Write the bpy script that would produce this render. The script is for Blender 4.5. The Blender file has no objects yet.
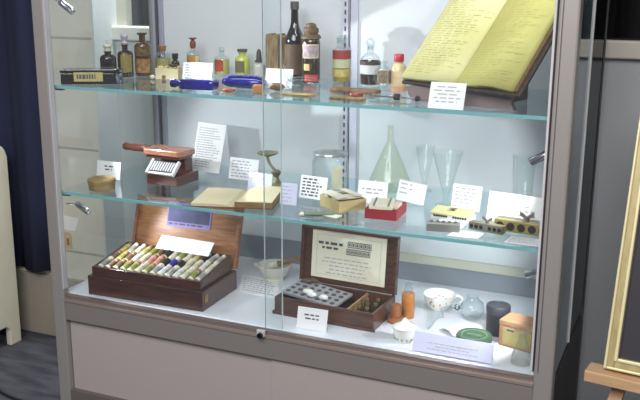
import bpy, bmesh, math, random
from mathutils import Vector, Matrix, Euler
R = math.radians
PI = math.pi
col = bpy.context.scene.collection
scene = bpy.context.scene
scene.view_settings.view_transform = 'Standard'
scene.view_settings.exposure = 0.13
scene.cycles.transparent_max_bounces = 48
scene.cycles.max_bounces = 12
scene.cycles.use_denoising = True
scene.cycles.caustics_reflective = False
scene.cycles.caustics_refractive = False

# ------------------------------------------------------------------ materials
def L(*c):
    o = []
    for v in c[:3]:
        v /= 255.0
        o.append(v / 12.92 if v <= 0.04045 else ((v + 0.055) / 1.055) ** 2.4)
    return (o[0], o[1], o[2], 1.0)

MATS = {}
def mat(name, rgb, rough=0.5, metal=0.0, coat=0.0, noise=0.0, nscale=30, bump=0.0, rgb2=None, stretch=(1, 1, 1), spec=0.5):
    if name in MATS: return MATS[name]
    m = bpy.data.materials.new(name); m.use_nodes = True
    nt = m.node_tree; b = nt.nodes['Principled BSDF']
    b.inputs['Base Color'].default_value = L(*rgb)
    b.inputs['Roughness'].default_value = rough
    b.inputs['Metallic'].default_value = metal
    b.inputs['Coat Weight'].default_value = coat
    b.inputs['Specular IOR Level'].default_value = spec
    if noise or bump or rgb2:
        tc = nt.nodes.new('ShaderNodeTexCoord'); mp = nt.nodes.new('ShaderNodeMapping')
        mp.inputs['Scale'].default_value = stretch
        nt.links.new(tc.outputs['Object'], mp.inputs['Vector'])
        n = nt.nodes.new('ShaderNodeTexNoise'); n.inputs['Scale'].default_value = nscale; n.inputs['Detail'].default_value = 5
        nt.links.new(mp.outputs['Vector'], n.inputs['Vector'])
        rp = nt.nodes.new('ShaderNodeValToRGB')
        a = L(*rgb); k = 1 - noise
        c2 = L(*rgb2) if rgb2 else (a[0] * k, a[1] * k, a[2] * k, 1)
        rp.color_ramp.elements[0].position = 0.32; rp.color_ramp.elements[1].position = 0.68
        rp.color_ramp.elements[0].color = c2; rp.color_ramp.elements[1].color = a
        nt.links.new(n.outputs['Fac'], rp.inputs['Fac']); nt.links.new(rp.outputs['Color'], b.inputs['Base Color'])
        if bump:
            bp = nt.nodes.new('ShaderNodeBump'); bp.inputs['Strength'].default_value = bump; bp.inputs['Distance'].default_value = 0.003
            nt.links.new(n.outputs['Fac'], bp.inputs['Height']); nt.links.new(bp.outputs['Normal'], b.inputs['Normal'])
    MATS[name] = m
    return m

def glass(name, tint=(240, 246, 245), edge=(120, 135, 135), base=0.04, gain=0.95, power=5, rough=0.01, haze=0.0):
    """thin sheet of glass: see-through, with a Schlick reflection and darker rims"""
    if name in MATS: return MATS[name]
    m = bpy.data.materials.new(name); m.use_nodes = True
    nt = m.node_tree; nt.nodes.clear()
    out = nt.nodes.new('ShaderNodeOutputMaterial')
    lw = nt.nodes.new('ShaderNodeLayerWeight'); lw.inputs['Blend'].default_value = 0.5
    pw = nt.nodes.new('ShaderNodeMath'); pw.operation = 'POWER'; pw.inputs[1].default_value = power
    ml = nt.nodes.new('ShaderNodeMath'); ml.operation = 'MULTIPLY_ADD'; ml.inputs[1].default_value = gain; ml.inputs[2].default_value = base
    ml.use_clamp = True
    tr = nt.nodes.new('ShaderNodeBsdfTransparent'); gl = nt.nodes.new('ShaderNodeBsdfGlossy'); gl.inputs['Roughness'].default_value = rough
    gl.inputs['Color'].default_value = (0.95, 0.97, 1, 1)
    mx = nt.nodes.new('ShaderNodeMixShader'); mc = nt.nodes.new('ShaderNodeMix'); mc.data_type = 'RGBA'
    p2 = nt.nodes.new('ShaderNodeMath'); p2.operation = 'POWER'; p2.inputs[1].default_value = 2.5
    lk = nt.links.new
    lk(lw.outputs['Facing'], pw.inputs[0]); lk(pw.outputs[0], ml.inputs[0]); lk(ml.outputs[0], mx.inputs[0])
    lk(lw.outputs['Facing'], p2.inputs[0]); lk(p2.outputs[0], mc.inputs[0])
    mc.inputs[6].default_value = L(*tint); mc.inputs[7].default_value = L(*edge)
    lk(mc.outputs[2], tr.inputs['Color'])
    lk(tr.outputs[0], mx.inputs[1]); lk(gl.outputs[0], mx.inputs[2]); lk(mx.outputs[0], out.inputs['Surface'])
    if haze:  # diffuse veil that lifts the blacks like haze over the glass
        df = nt.nodes.new('ShaderNodeBsdfDiffuse'); df.inputs['Color'].default_value = (0.85, 0.86, 0.88, 1)
        m2 = nt.nodes.new('ShaderNodeMixShader'); m2.inputs[0].default_value = haze
        lk(mx.outputs[0], m2.inputs[1]); lk(df.outputs[0], m2.inputs[2]); lk(m2.outputs[0], out.inputs['Surface'])
    MATS[name] = m
    return m

def wood(name, a, b, scale=12, rough=0.4, coat=0.2, stretch=(1, 8, 8)):
    return mat(name, a, rough=rough, coat=coat, rgb2=b, nscale=scale, stretch=stretch)

PANE = glass('pane_glass', (252, 254, 254), (242, 248, 248), 0.035, 0.9, 5, haze=0.010)
SHELFG = glass('shelf_glass', (248, 252, 252), (232, 244, 245), 0.03, 0.75, 5)
CLEAR = glass('bottle_glass', (246, 250, 250), (212, 220, 222), 0.05, 0.85, 3.2)
PALE = glass('thin_lab_glass', (249, 252, 251), (222, 230, 228), 0.03, 0.8, 3.6)
YGLASS = glass('straw_tinted_glass', (247, 249, 240), (212, 216, 190), 0.04, 0.75, 3.4)
SIDE = glass('tinted_side_glass', (224, 234, 234), (90, 108, 112), 0.04, 0.95, 4)
ALU = mat('brushed_aluminium', (169, 166, 164), rough=0.42, metal=0.35, noise=0.05, nscale=60, stretch=(8, 8, 0.4))
ALUD = mat('aluminium_rail', (148, 144, 142), rough=0.42, metal=0.3, noise=0.05, nscale=60, stretch=(0.4, 8, 8))
SEAL = mat('pale_seal', (205, 205, 210), rough=0.35)
DARKSEAL = mat('dark_seal', (48, 46, 50), rough=0.6)
PANELM = mat('grey_laminate', (176, 169, 168), rough=0.55, noise=0.04, nscale=160)
WHITEP = mat('white_back_board', (214, 219, 224), rough=0.5, noise=0.02, nscale=8)
FLOORB = mat('white_floor_board', (225, 227, 236), rough=0.35, noise=0.02, nscale=10)
EDGEG = mat('teal_glass_edge', (128, 190, 196), rough=0.15, coat=0.5)
STD = mat('standard_white', (200, 200, 216), rough=0.4)
SLOT = mat('slot_dark', (60, 60, 66), rough=0.7)
CHROME = mat('chrome', (210, 212, 218), rough=0.12, metal=1.0)
PAPER = mat('white_card', (243, 243, 246), rough=0.8, noise=0.015, nscale=40)
LILAC = mat('lilac_card', (212, 213, 240), rough=0.7)
INK = mat('ink', (84, 84, 96), rough=0.8)
INKP = mat('pale_ink', (176, 176, 188), rough=0.8)
BROWNINK = mat('brown_ink', (150, 144, 84), rough=0.8)

# ------------------------------------------------------------------ mesh helpers
YZX = Matrix(((0, 0, 1, 0), (1, 0, 0, 0), (0, 1, 0, 0), (0, 0, 0, 1)))
class MB:
    def __init__(s): s.bm = bmesh.new()
    def _xf(s, vs, M):
        if M is not None: bmesh.ops.transform(s.bm, matrix=M, verts=vs)
    def box(s, c, d, M=None, taper=None):
        g = bmesh.ops.create_cube(s.bm, size=1); vs = g['verts']
        bmesh.ops.scale(s.bm, vec=d, verts=vs)
        if taper:
            for v in vs:
                if v.co.z > 0: v.co.x *= taper; v.co.y *= taper
        bmesh.ops.translate(s.bm, vec=c, verts=vs); s._xf(vs, M); return s
    def lathe(s, prof, seg=32, a0=0, a1=360, M=None, sx=1, sy=1):
        full = abs(a1 - a0) >= 359.9
        n = seg if full else seg + 1
        rows = []; allv = []
        for r, z in prof:
            if r < 1e-6:
                v = s.bm.verts.new((0, 0, z)); rows.append([v]); allv.append(v)
            else:
                row = []
                for i in range(n):
                    a = R(a0 + (a1 - a0) * i / seg)
                    v = s.bm.verts.new((r * math.cos(a) * sx, r * math.sin(a) * sy, z)); row.append(v); allv.append(v)
                rows.append(row)
        for p, q in zip(rows, rows[1:]):
            for i in range(seg):
                j = (i + 1) % n if full else i + 1
                try:
                    if len(p) == 1 and len(q) == 1: continue
                    if len(p) == 1: s.bm.faces.new((p[0], q[i], q[j])) if False else s.bm.faces.new((p[0], q[j], q[i]))
                    elif len(q) == 1: s.bm.faces.new((p[i], p[j], q[0]))
                    else: s.bm.faces.new((p[i], p[j], q[j], q[i]))
                except ValueError: pass
        s._xf(allv, M); return s
    def poly(s, pts, M=None):
        vs = [s.bm.verts.new(p) for p in pts]; s.bm.faces.new(vs); s._xf(vs, M); return s
    def prism(s, pts, z0, z1, M=None):
        lo = [s.bm.verts.new((x, y, z0)) for x, y in pts]; hi = [s.bm.verts.new((x, y, z1)) for x, y in pts]
        n = len(pts); s.bm.faces.new(lo[::-1]); s.bm.faces.new(hi)
        for i in range(n): s.bm.faces.new((lo[i], lo[(i + 1) % n], hi[(i + 1) % n], hi[i]))
        s._xf(lo + hi, M); return s
    def tube(s, pts, r, seg=10):
        pts = [Vector(p) for p in pts]; rr = r if isinstance(r, (list, tuple)) else [r] * len(pts)
        rows = []
        for i, p in enumerate(pts):
            t = (pts[min(i + 1, len(pts) - 1)] - pts[max(i - 1, 0)]).normalized()
            u = t.orthogonal().normalized() if i == 0 else (u - t * u.dot(t)).normalized()
            w = t.cross(u)
            rows.append([s.bm.verts.new(p + (u * math.cos(2 * PI * k / seg) + w * math.sin(2 * PI * k / seg)) * rr[i]) for k in range(seg)])
        for a, b in zip(rows, rows[1:]):
            for k in range(seg): s.bm.faces.new((a[k], a[(k + 1) % seg], b[(k + 1) % seg], b[k]))
        s.bm.faces.new(rows[0][::-1]); s.bm.faces.new(rows[-1]); return s
    def grid(s, nx, ny, f):
        g = [[s.bm.verts.new(f(i / nx, j / ny)) for i in range(nx + 1)] for j in range(ny + 1)]
        for j in range(ny):
            for i in range(nx): s.bm.faces.new((g[j][i], g[j][i + 1], g[j + 1][i + 1], g[j + 1][i]))
        return s
    def blob(s, c, rx, ry, rz, sub=2, jit=0.0, seed=0):
        rnd = random.Random(seed)
        g = bmesh.ops.create_icosphere(s.bm, subdivisions=sub, radius=1)
        for v in g['verts']:
            k = 1 + rnd.uniform(-jit, jit)
            v.co = Vector((v.co.x * rx * k + c[0], v.co.y * ry * k + c[1], v.co.z * rz * k + c[2]))
        return s
    def build(s, name, m, parent=None, smooth=False, bev=0, loc=None, rot=None, label=None, seg=2):
        bmesh.ops.recalc_face_normals(s.bm, faces=s.bm.faces[:])
        me = bpy.data.meshes.new(name); s.bm.to_mesh(me); s.bm.free()
        if smooth:
            for p in me.polygons: p.use_smooth = True
            if smooth != 'all':
                try: me.set_sharp_from_angle(angle=R(40))
                except Exception: pass
        me.materials.append(m)
        o = bpy.data.objects.new(name, me); col.objects.link(o)
        if parent is not None: o.parent = parent
        if loc is not None: o.location = loc
        if rot is not None: o.rotation_euler = rot
        if bev:
            b = o.modifiers.new('bevel', 'BEVEL'); b.width = bev; b.segments = seg; b.limit_method = 'ANGLE'; b.angle_limit = R(35)
        if label: o['label'] = label
        return o

def thing(name, label, cat, loc=(0, 0, 0), rz=0, group=None):
    o = bpy.data.objects.new(name, None); col.objects.link(o)
    o.empty_display_size = 0.05
    o.location = loc; o.rotation_euler = (0, 0, R(rz)); o['label'] = label; o['category'] = cat
    if group: o['group'] = group
    return o
def tag(o, label, cat, group=None, kind=None):
    o['label'] = label; o['category'] = cat
    if group: o['group'] = group
    if kind: o['kind'] = kind
    return o
def struct(o, label=None):
    o['kind'] = 'structure'
    if label: o['label'] = label
    return o
def RX(a): return Matrix.Rotation(R(a), 4, 'X')
def RY(a): return Matrix.Rotation(R(a), 4, 'Y')
def RZ(a): return Matrix.Rotation(R(a), 4, 'Z')
def T(x, y, z): return Matrix.Translation((x, y, z))

Z1, Z2, Z0, ZF = 1.215, 0.836, 0.455, -0.105     # upper shelf, lower shelf, case floor, room floor
W, D = 1.8, 0.711

# ------------------------------------------------------------------ room
struct(MB().box((0.5, -1.6, ZF - 0.05), (8, 6.2, 0.1)).build('floor', mat('mottled_carpet', (80, 82, 90), rough=0.95, rgb2=(50, 53, 62), nscale=9, bump=0.4, stretch=(0.6, 2.2, 1))))
WALLM = mat('grey_painted_wall', (196, 203, 208), rough=0.8, noise=0.08, nscale=3)
def blockmat():
    m = bpy.data.materials.new('painted_blocks'); m.use_nodes = True; nt = m.node_tree; b = nt.nodes['Principled BSDF']
    tc = nt.nodes.new('ShaderNodeTexCoord'); sp = nt.nodes.new('ShaderNodeSeparateXYZ'); cb = nt.nodes.new('ShaderNodeCombineXYZ')
    ad = nt.nodes.new('ShaderNodeMath'); ad.operation = 'ADD'; ad.inputs[1].default_value = 0.155
    br = nt.nodes.new('ShaderNodeTexBrick'); br.inputs['Scale'].default_value = 1
    br.inputs['Color1'].default_value = L(222, 220, 208); br.inputs['Color2'].default_value = L(216, 214, 202); br.inputs['Mortar'].default_value = L(176, 172, 158)
    br.inputs['Mortar Size'].default_value = 0.006; br.inputs['Brick Width'].default_value = 7.0; br.inputs['Row Height'].default_value = 0.493
    nt.links.new(tc.outputs['Object'], sp.inputs[0]); nt.links.new(sp.outputs['X'], cb.inputs['X']); nt.links.new(sp.outputs['Z'], ad.inputs[0]); nt.links.new(ad.outputs[0], cb.inputs['Y'])
    nt.links.new(cb.outputs[0], br.inputs['Vector'])
    n = nt.nodes.new('ShaderNodeTexNoise'); n.inputs['Scale'].default_value = 7
    bp = nt.nodes.new('ShaderNodeBump'); bp.inputs['Strength'].default_value = 0.3; bp.inputs['Distance'].default_value = 0.01
    nt.links.new(n.outputs['Fac'], bp.inputs['Height']); nt.links.new(bp.outputs[0], b.inputs['Normal'])
    nt.links.new(br.outputs['Color'], b.inputs['Base Color']); b.inputs['Roughness'].default_value = 0.75
    return m
BLOCK = blockmat()
struct(MB().box((-1.91, 0.87, 1.2), (3.16, 0.26, 2.61)).build('wall_left', BLOCK))
struct(MB().box((-0.325, 0.87, 1.2), (0.012, 0.262, 2.61)).build('trim_2', mat('bluish_reveal', (208, 210, 208), rough=0.7)))
struct(MB().box((2.1, 0.95, 0.6), (4.9, 0.1, 1.42)).build('wall_back', WALLM))
struct(MB().box((2.1, 0.95, 2.35), (4.9, 0.1, 0.5)).build('wall_top', WALLM))
struct(MB().box((-0.06, 0.894, 0.6), (0.54, 0.012, 1.42)).build('wall_recess', mat('lit_recess_tone', (206, 210, 206), rough=0.7, noise=0.05, nscale=4)))  # back wall repeated in a lighter tone, standing for light from the cabinet
struct(MB().box((2.1, 0.895, 1.343), (4.86, 0.06, 0.062)).build('trim_1', mat('cream_sill', (226, 223, 210), rough=0.6, noise=0.06, nscale=5), bev=0.006))
struct(MB().box((-1.91, 0.733, 0.05), (3.16, 0.016, 0.31)).build('baseboard_left', mat('cream_plinth', (160, 154, 142), rough=0.7, noise=0.1, nscale=6), bev=0.004))
win = MB().box((2.1, 0.955, 1.74), (4.86, 0.02, 0.75)).build('window_1', mat('night_glass', (14, 15, 17), rough=0.08)); struct(win)
wf = MB().box((-0.3, 0.93, 1.74), (0.07, 0.05, 0.74)).box((2.1, 0.93, 2.1), (4.8, 0.05, 0.06)).box((0.8, 0.93, 1.74), (0.05, 0.05, 0.74))
wf.build('window_frame', mat('cream_frame', (190, 186, 170), rough=0.6), win)

# curtain, heater, cable
cur = MB().grid(90, 6, lambda u, v: (-2.3 + 1.715 * u, 0.695 + 0.02 * math.sin(u * 52) + 0.008 * math.sin(u * 131), 0.235 + v * 2.2 + 0.004 * math.sin(u * 40)))
cur = cur.build('curtain', mat('navy_curtain', (36, 42, 72), rough=0.9, noise=0.3, nscale=200), smooth='all')
sd = cur.modifiers.new('solid', 'SOLIDIFY'); sd.thickness = 0.004
tag(cur, 'dark navy curtain hanging beside the left edge of the display cabinet', 'curtain')
HC = mat('cream_heater_paint', (222, 219, 198), rough=0.5, noise=0.06, nscale=8)
ht = thing('wall_heater', 'cream painted heater casing with rounded top corner in front of navy curtain', 'heater', (-0.752, 0.62, ZF))
def hprof():
    pts = [(-0.62, 0), (-0.55, 0), (-0.55, 0.1), (-0.09, 0.1), (-0.07, 0.08), (-0.07, 0), (0, 0), (0, 0.90)]
    for k in range(7):
        a = R(15 * k); pts.append((-0.06 + 0.06 * math.cos(a), 0.90 + 0.06 * math.sin(a)))
    pts += [(-0.62, 0.96)]
    return pts
# end panel: profile in (y,z), thickness along x
M = Matrix(((0, 0, 1, 0), (1, 0, 0, 0), (0, 1, 0, 0), (0, 0, 0, 1)))
MB().prism(hprof(), -0.03, 0, M).build('end_panel', HC, ht, bev=0.006)
MB().box((-0.63, -0.31, 0.52), (1.2, 0.6, 0.84)).build('casing', HC, ht, bev=0.02)
MB().box((0.002, -0.34, 0.5), (0.006, 0.4, 0.62)).build('inset_panel', mat('buff_inset', (206, 186, 150), rough=0.6), ht, bev=0.003)
pts = [(-0.75 + 0.12 * t * 4, 0.34 - 0.21 * math.sin(t * 1.7) * (1) , ZF + 0.006) for t in [i / 12 for i in range(13)]]
tag(MB().tube(pts, 0.006).build('cable', mat('black_rubber', (28, 28, 32), rough=0.6), smooth=True), 'thin black cable curving across the carpet below the heater', 'cable')

# ------------------------------------------------------------------ display cabinet
cab = thing('display_cabinet', 'tall grey aluminium and glass museum display cabinet with two glass shelves', 'cabinet', (0, 0, 0))
TOPZ = 2.0
for (x, w, d) in ((0.027, 0.052, 0.032), (W - 0.0275, 0.055, 0.055)):
    MB().box((x, d / 2, (TOPZ + ZF) / 2 + 0.02), (w, d, TOPZ - ZF - 0.04)).build('post', ALU, cab, bev=0.006)
for x, pm in ((0.012, ALU), (W - 0.012, mat('shadow_grey_post', (84, 86, 90), rough=0.5))):  # right rear post coloured dark to blend with the shade beside the cabinet
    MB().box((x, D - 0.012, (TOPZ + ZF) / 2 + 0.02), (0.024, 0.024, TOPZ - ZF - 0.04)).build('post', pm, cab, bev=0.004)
MB().box((0.0545, 0.012, 1.23), (0.003, 0.022, 1.5)).build('seal', mat('pale_bevel', (206, 208, 214), rough=0.3), cab)
MB().box((1.7425, 0.012, 1.23), (0.004, 0.02, 1.5)).build('seal', DARKSEAL, cab)
MB().box((1.737, 0.016, 1.23), (0.007, 0.02, 1.5)).build('seal', SEAL, cab)
MB().box((1.757, -0.0005, 1.23), (0.0025, 0.004, 1.5)).build('groove', mat('groove_grey', (96, 92, 96)), cab)
# rails
MB().box((0.9, 0.0275, 0.397), (1.692, 0.05, 0.074)).build('rail', ALUD, cab, bev=0.003)
MB().box((0.9, 0.010, 0.4385), (1.692, 0.024, 0.009)).build('glass_track', mat('pale_track', (196, 180, 170), rough=0.3, metal=0.6), cab)
MB().box((0.9, 0.018, 0.4495), (1.692, 0.022, 0.013)).build('glass_track', mat('dull_track', (136, 126, 124), rough=0.4, metal=0.4), cab)
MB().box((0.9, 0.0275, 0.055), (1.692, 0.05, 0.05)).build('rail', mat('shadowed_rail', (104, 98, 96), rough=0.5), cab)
MB().box((0.9, D / 2, -0.03), (1.7, 0.62, 0.12)).build('plinth', mat('dark_plinth', (54, 52, 54), rough=0.6), cab)
MB().box((0.485, 0.03, 0.22), (0.86, 0.012, 0.285)).build('base_panel', PANELM, cab, bev=0.001)
MB().box((1.32, 0.022, 0.22), (0.86, 0.012, 0.285)).build('base_panel', PANELM, cab, bev=0.001)
MB().box((0.9, D - 0.02, 0.17), (1.75, 0.01, 0.5)).box((0.012, D / 2, 0.17), (0.01, D - 0.09, 0.5)).build('carcass', PANELM, cab)
MB().box((W - 0.008, D / 2, 0.17), (0.01, D - 0.09, 0.5)).build('side_panel', mat('shade_dark_side_panel', (58, 58, 61), rough=0.6), cab)  # right side coloured dark so that it reads as shade
MB().box((0.9, 0.359, Z0 - 0.01), (1.76, 0.654, 0.02)).build('floor_board', FLOORB, cab)
MB().box((0.9, 0.69, 0.503), (1.75, 0.012, 0.096)).build('rail', mat('grey_back_rail', (140, 146, 154), rough=0.35, metal=0.2), cab)
MB().box((1.33, 0.688, 0.545), (0.9, 0.016, 0.032)).build('trim_strip', mat('cream_back_strip', (196, 194, 178), rough=0.5), cab)
MB().box((0.455, 0.698, 1.26), (0.858, 0.008, 1.42)).build('back_panel', WHITEP, cab)
MB().box((1.345, 0.698, 1.26), (0.858, 0.008, 1.42)).build('back_panel', WHITEP, cab)
MB().box((0.9, D / 2, TOPZ - 0.01), (1.79, D, 0.03)).build('top_panel', ALUD, cab)
MB().box((0.9, 0.0275, TOPZ - 0.05), (1.692, 0.05, 0.06)).build('rail', ALUD, cab)
# slotted upright in the middle of the back
MB().box((0.872, 0.688, 1.24), (0.022, 0.012, 1.36)).box((0.906, 0.69, 1.24), (0.03, 0.008, 1.36)).build('shelf_standard', STD, cab, bev=0.002)
sl = MB()
for k in range(44): sl.box((0.872, 0.6815, 0.62 + k * 0.03), (0.006, 0.002, 0.016))
so = sl.build('slot_row', SLOT, cab)
MB().box((0.062, 0.688, 1.24), (0.018, 0.012, 1.36)).box((0.03, 0.684, 1.24), (0.012, 0.014, 1.36)).build('shelf_standard', mat('std_grey', (158, 162, 178), rough=0.4), cab, bev=0.002)
MB().box((0.0455, 0.681, 1.24), (0.007, 0.006, 1.36)).build('standard_channel', mat('dark_channel', (70, 72, 82)), cab)
# glass
MB().box((0.49, 0.026, 1.205), (0.874, 0.005, 1.48)).build('sliding_pane', PANE, cab)
MB().box((1.305, 0.012, 1.205), (0.864, 0.005, 1.48)).build('sliding_pane', PANE, cab)
EDG = mat('pane_edge', (178, 196, 198), rough=0.15, coat=0.5)
MB().box((0.9275, 0.026, 1.205), (0.002, 0.006, 1.48)).build('pane_edge', EDG, cab)
MB().box((0.8725, 0.012, 1.205), (0.0015, 0.006, 1.48)).build('pane_edge', EDG, cab)
MB().box((0.008, 0.177, 1.205), (0.005, 0.286, 1.5)).build('side_pane', PANE, cab)
MB().box((0.008, 0.51, 1.205), (0.005, 0.37, 1.5)).build('side_pane', glass('bluish_side_glass', (246, 249, 250), (228, 236, 239), 0.05, 0.9, 5), cab)
MB().box((W - 0.006, 0.19, 1.205), (0.005, 0.27, 1.5)).build('side_pane', SIDE, cab)
MB().box((W - 0.006, 0.51, 1.205), (0.005, 0.37, 1.5)).build('side_pane', glass('shade_dark_side_glass', (120, 126, 130), (26, 28, 30), 0.03, 0.35, 4), cab)  # rear right pane darkened in its colour to stand for shade
MB().box((W - 0.004, 0.325, 1.205), (0.010, 0.011, 1.5)).build('mullion', mat('side_mullion', (226, 228, 230), rough=0.4), cab)
for z in (Z1, Z2):
    MB().box((0.8925, 0.365, z - 0.005), (1.745, 0.635, 0.009)).build('glass_shelf', SHELFG, cab)
    MB().box((0.8925, 0.0455, z - 0.0055), (1.745, 0.004, 0.0105)).build('shelf_edge', EDGEG, cab)
    for x in (0.05, 1.752):
        MB().box((x, 0.06, z - 0.014), (0.03, 0.018, 0.008)).build('shelf_clip', mat('clip_grey', (80, 84, 90), rough=0.4, metal=0.5), cab)
# lock
lk = MB().box((0.865, -0.006, 0.452), (0.03, 0.012, 0.022)).build('lock', mat('satin_lock', (214, 216, 222), rough=0.3, metal=0.3), cab, bev=0.003)
MB().lathe([(0, 0), (0.009, 0), (0.009, 0.014), (0, 0.014)], 16, M=T(0.866, -0.008, 0.447) @ RX(90)).build('lock_barrel', mat('dark_lock', (46, 46, 52), rough=0.3, metal=0.8), lk, smooth=True)
# top light bar
MB().box((0.9, 0.09, TOPZ - 0.04), (1.6, 0.06, 0.02)).build('light_bar', mat('lightbar', (220, 222, 228), rough=0.4), cab)

SPOTS = [((0.070, 0.10, 1.480), (0.05, 0.06, 1.51), (0.22, 0.10, 1.38)),
         ((0.085, 0.10, 0.765), (0.055, 0.05, 0.79), (0.24, 0.08, 0.70)),
         ((1.712, 0.07, 1.095), (1.755, 0.06, 1.125), (1.60, 0.08, 1.03)),
         ((1.705, 0.09, 1.80), (1.755, 0.06, 1.83), (1.3, 0.3, 1.3)),
         ((1.715, 0.09, 0.75), (1.755, 0.06, 0.775), (1.3, 0.3, 0.5))]
for p, a, tgt in SPOTS:
    p = Vector(p); d = (Vector(tgt) - p).normalized(); q = d.to_track_quat('Z', 'Y').to_matrix().to_4x4()
    h = MB().lathe([(0, -0.032), (0.010, -0.032), (0.012, -0.026), (0.012, 0.03), (0.009, 0.032), (0, 0.026)], 20, M=Matrix.Translation(p) @ q).build('spotlight', CHROME, cab, smooth=True)
    MB().tube([a, p - d * 0.02], 0.004, 8).build('spot_arm', CHROME, h, smooth=True)

def area(name, loc, rot, sx, sy, e, c):
    l = bpy.data.lights.new(name, 'AREA'); l.shape = 'RECTANGLE'; l.size = sx; l.size_y = sy; l.energy = e; l.color = c
    o = bpy.data.objects.new(name, l); col.objects.link(o); o.location = loc; o.rotation_euler = rot; return o
def spot(name, loc, tgt, e, ang, blend, c, rad=0.01):
    l = bpy.data.lights.new(name, 'SPOT'); l.energy = e; l.spot_size = R(ang); l.spot_blend = blend; l.color = c; l.shadow_soft_size = rad
    o = bpy.data.objects.new(name, l); col.objects.link(o); o.location = loc
    o.rotation_euler = (Vector(tgt) - Vector(loc)).to_track_quat('-Z', 'Y').to_euler(); return o
COOL = (0.93, 0.965, 1.0)
area('case_top_light', (0.9, 0.10, TOPZ - 0.055), (R(16), 0, 0), 1.6, 0.05, 4.2, COOL)
def edge_spot(name, loc, p1, p2, alpha, e, blend):
    """spot whose cone rim passes through two points on the back board"""
    loc = Vector(loc); d1 = (Vector(p1) - loc).normalized(); d2 = (Vector(p2) - loc).normalized()
    mm = (d1 + d2).normalized(); nn = mm.cross((d1 - d2).normalized())
    if nn.z > 0: nn = -nn
    ax = mm * math.cos(R(alpha)) + nn * math.sin(R(alpha))
    ang = 2 * math.degrees(math.acos(max(-1, min(1, ax.dot(d1)))))
    return spot(name, loc, loc + ax, e, ang, blend, COOL)
edge_spot('spot_lamp_upper_left', (0.11, 0.12, 1.46), (1.075, 0.69, 1.507), (0.79, 0.69, 1.321), 26, 40, 0.03)
spot('spot_lamp_upper_right', (1.66, 0.12, 1.78), (1.3, 0.5, 1.3), 4, 100, 0.4, COOL)
area('recess_fill_light', (-0.12, 0.80, 2.3), (R(-8), 0, 0), 0.3, 0.1, 26, (0.95, 0.97, 1.0))  # added unseen lamp that brightens the window recess
spot('spot_lamp_middle_right', (1.69, 0.12, 1.08), (0.9, 0.55, 0.8), 7.5, 110, 0.4, COOL)
spot('spot_lamp_bottom_right', (1.69, 0.12, 0.74), (1.0, 0.35, 0.42), 8, 120, 0.4, COOL)
spot('spot_lamp_bottom_left', (0.14, 0.12, 0.74), (0.85, 0.3, 0.42), 4.5, 120, 0.4, COOL)
spot('spot_lamp_middle_left', (0.09, 0.12, 1.12), (0.7, 0.5, 0.8), 6.5, 110, 0.4, COOL)
area('room_light', (1.5, -2.8, 2.9), (R(30), 0, R(8)), 2.6, 1.6, 135, (1.0, 0.95, 0.93))
w = bpy.data.worlds.new('world'); scene.world = w; w.use_nodes = True
bg = w.node_tree.nodes['Background']; bg.inputs[0].default_value = (0.6, 0.58, 0.58, 1); bg.inputs[1].default_value = 0.26

# ------------------------------------------------------------------ cards
def bars(x0, x1, z0, z1, n, seed=1, fill=(0.6, 1.0), wordw=0.010, th=0.42, center=False, y=-0.0012):
    """rows of word-sized strokes on a plane facing -y"""
    rnd = random.Random(seed); b = MB(); pitch = (z1 - z0) / n
    for i in range(n):
        zc = z1 - (i + 0.5) * pitch; h = pitch * th / 2
        wln = (x1 - x0) * rnd.uniform(*fill)
        xs = (x0 + x1 - wln) / 2 if center else x0
        x = xs; xe = xs + wln
        while x < xe - 0.002:
            ww = min(rnd.uniform(0.5, 1.5) * wordw, xe - x)
            b.poly([(x, y, zc - h), (x + ww, y, zc - h), (x + ww, y, zc + h), (x, y, zc + h)]); x += ww + wordw * 0.35
    return b
def card(name, label, x, y, z, w, h, rz, tilt, rows=None, m=None, ink=None, group=None, cat='card', lift=0.0, roll=0, strut=True):
    c = MB().box((0, 0, h / 2), (w, 0.0016, h)).build(name, m or PAPER)
    c.location = (x, y, z + 0.0012 + lift); c.rotation_euler = Euler((R(-tilt), R(roll), R(rz)), 'XYZ')
    tag(c, label, cat, group)
    if rows:
        b = rows(-w / 2 + w * 0.08, w / 2 - w * 0.08, h)
        b.build('printed_text', ink or INK, c)
    if strut:
        yf = h * 0.3 + 0.004
        MB().poly([(-w * 0.2, 0.001, h * 0.75), (w * 0.2, 0.001, h * 0.75), (w * 0.2, yf, yf * math.tan(R(tilt)) + 0.0005), (-w * 0.2, yf, yf * math.tan(R(tilt)) + 0.0005)]).build('card_back', m or PAPER, c)
    return c
def para(n, seed=1, top=0.92, bot=0.08, **k):
    return lambda x0, x1, h: bars(x0, x1, h * bot, h * top, n, seed, **k)
def title(n, seed=1, top=0.75, bot=0.35, **k):
    return lambda x0, x1, h: bars(x0, x1, h * bot, h * top, n, seed, center=True, **k)

card('text_card', 'white text card standing behind the flat cobalt blue bottle', 0.416, 0.37, Z1, 0.118, 0.066, 4, 14, para(6, 3, wordw=0.012), ink=INKP)
card('text_card', 'small blank white card standing before the tan carton and wine bottle', 0.792, 0.28, Z1, 0.1, 0.068, 2, 12, None)
card('text_card', 'white card of centred lines leaning on the stand of the yellow ledger', 1.438, 0.052, Z1, 0.106, 0.078, -2, 20, title(5, 5, top=0.9, bot=0.2, fill=(0.4, 0.95), wordw=0.02, th=0.3), ink=INKP)
card('text_card', 'white caption card behind the round wooden pill box', 0.074, 0.27, Z2, 0.108, 0.068, 0, 10, title(2, 7, top=0.8, bot=0.45, fill=(0.35, 0.6), wordw=0.02))
card('text_card', 'tall white densely printed sheet standing beside the pill machine', 0.350, 0.52, Z2, 0.122, 0.192, 4, 17, para(17, 9, wordw=0.009), ink=INKP, roll=3, lift=0.004)
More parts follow.
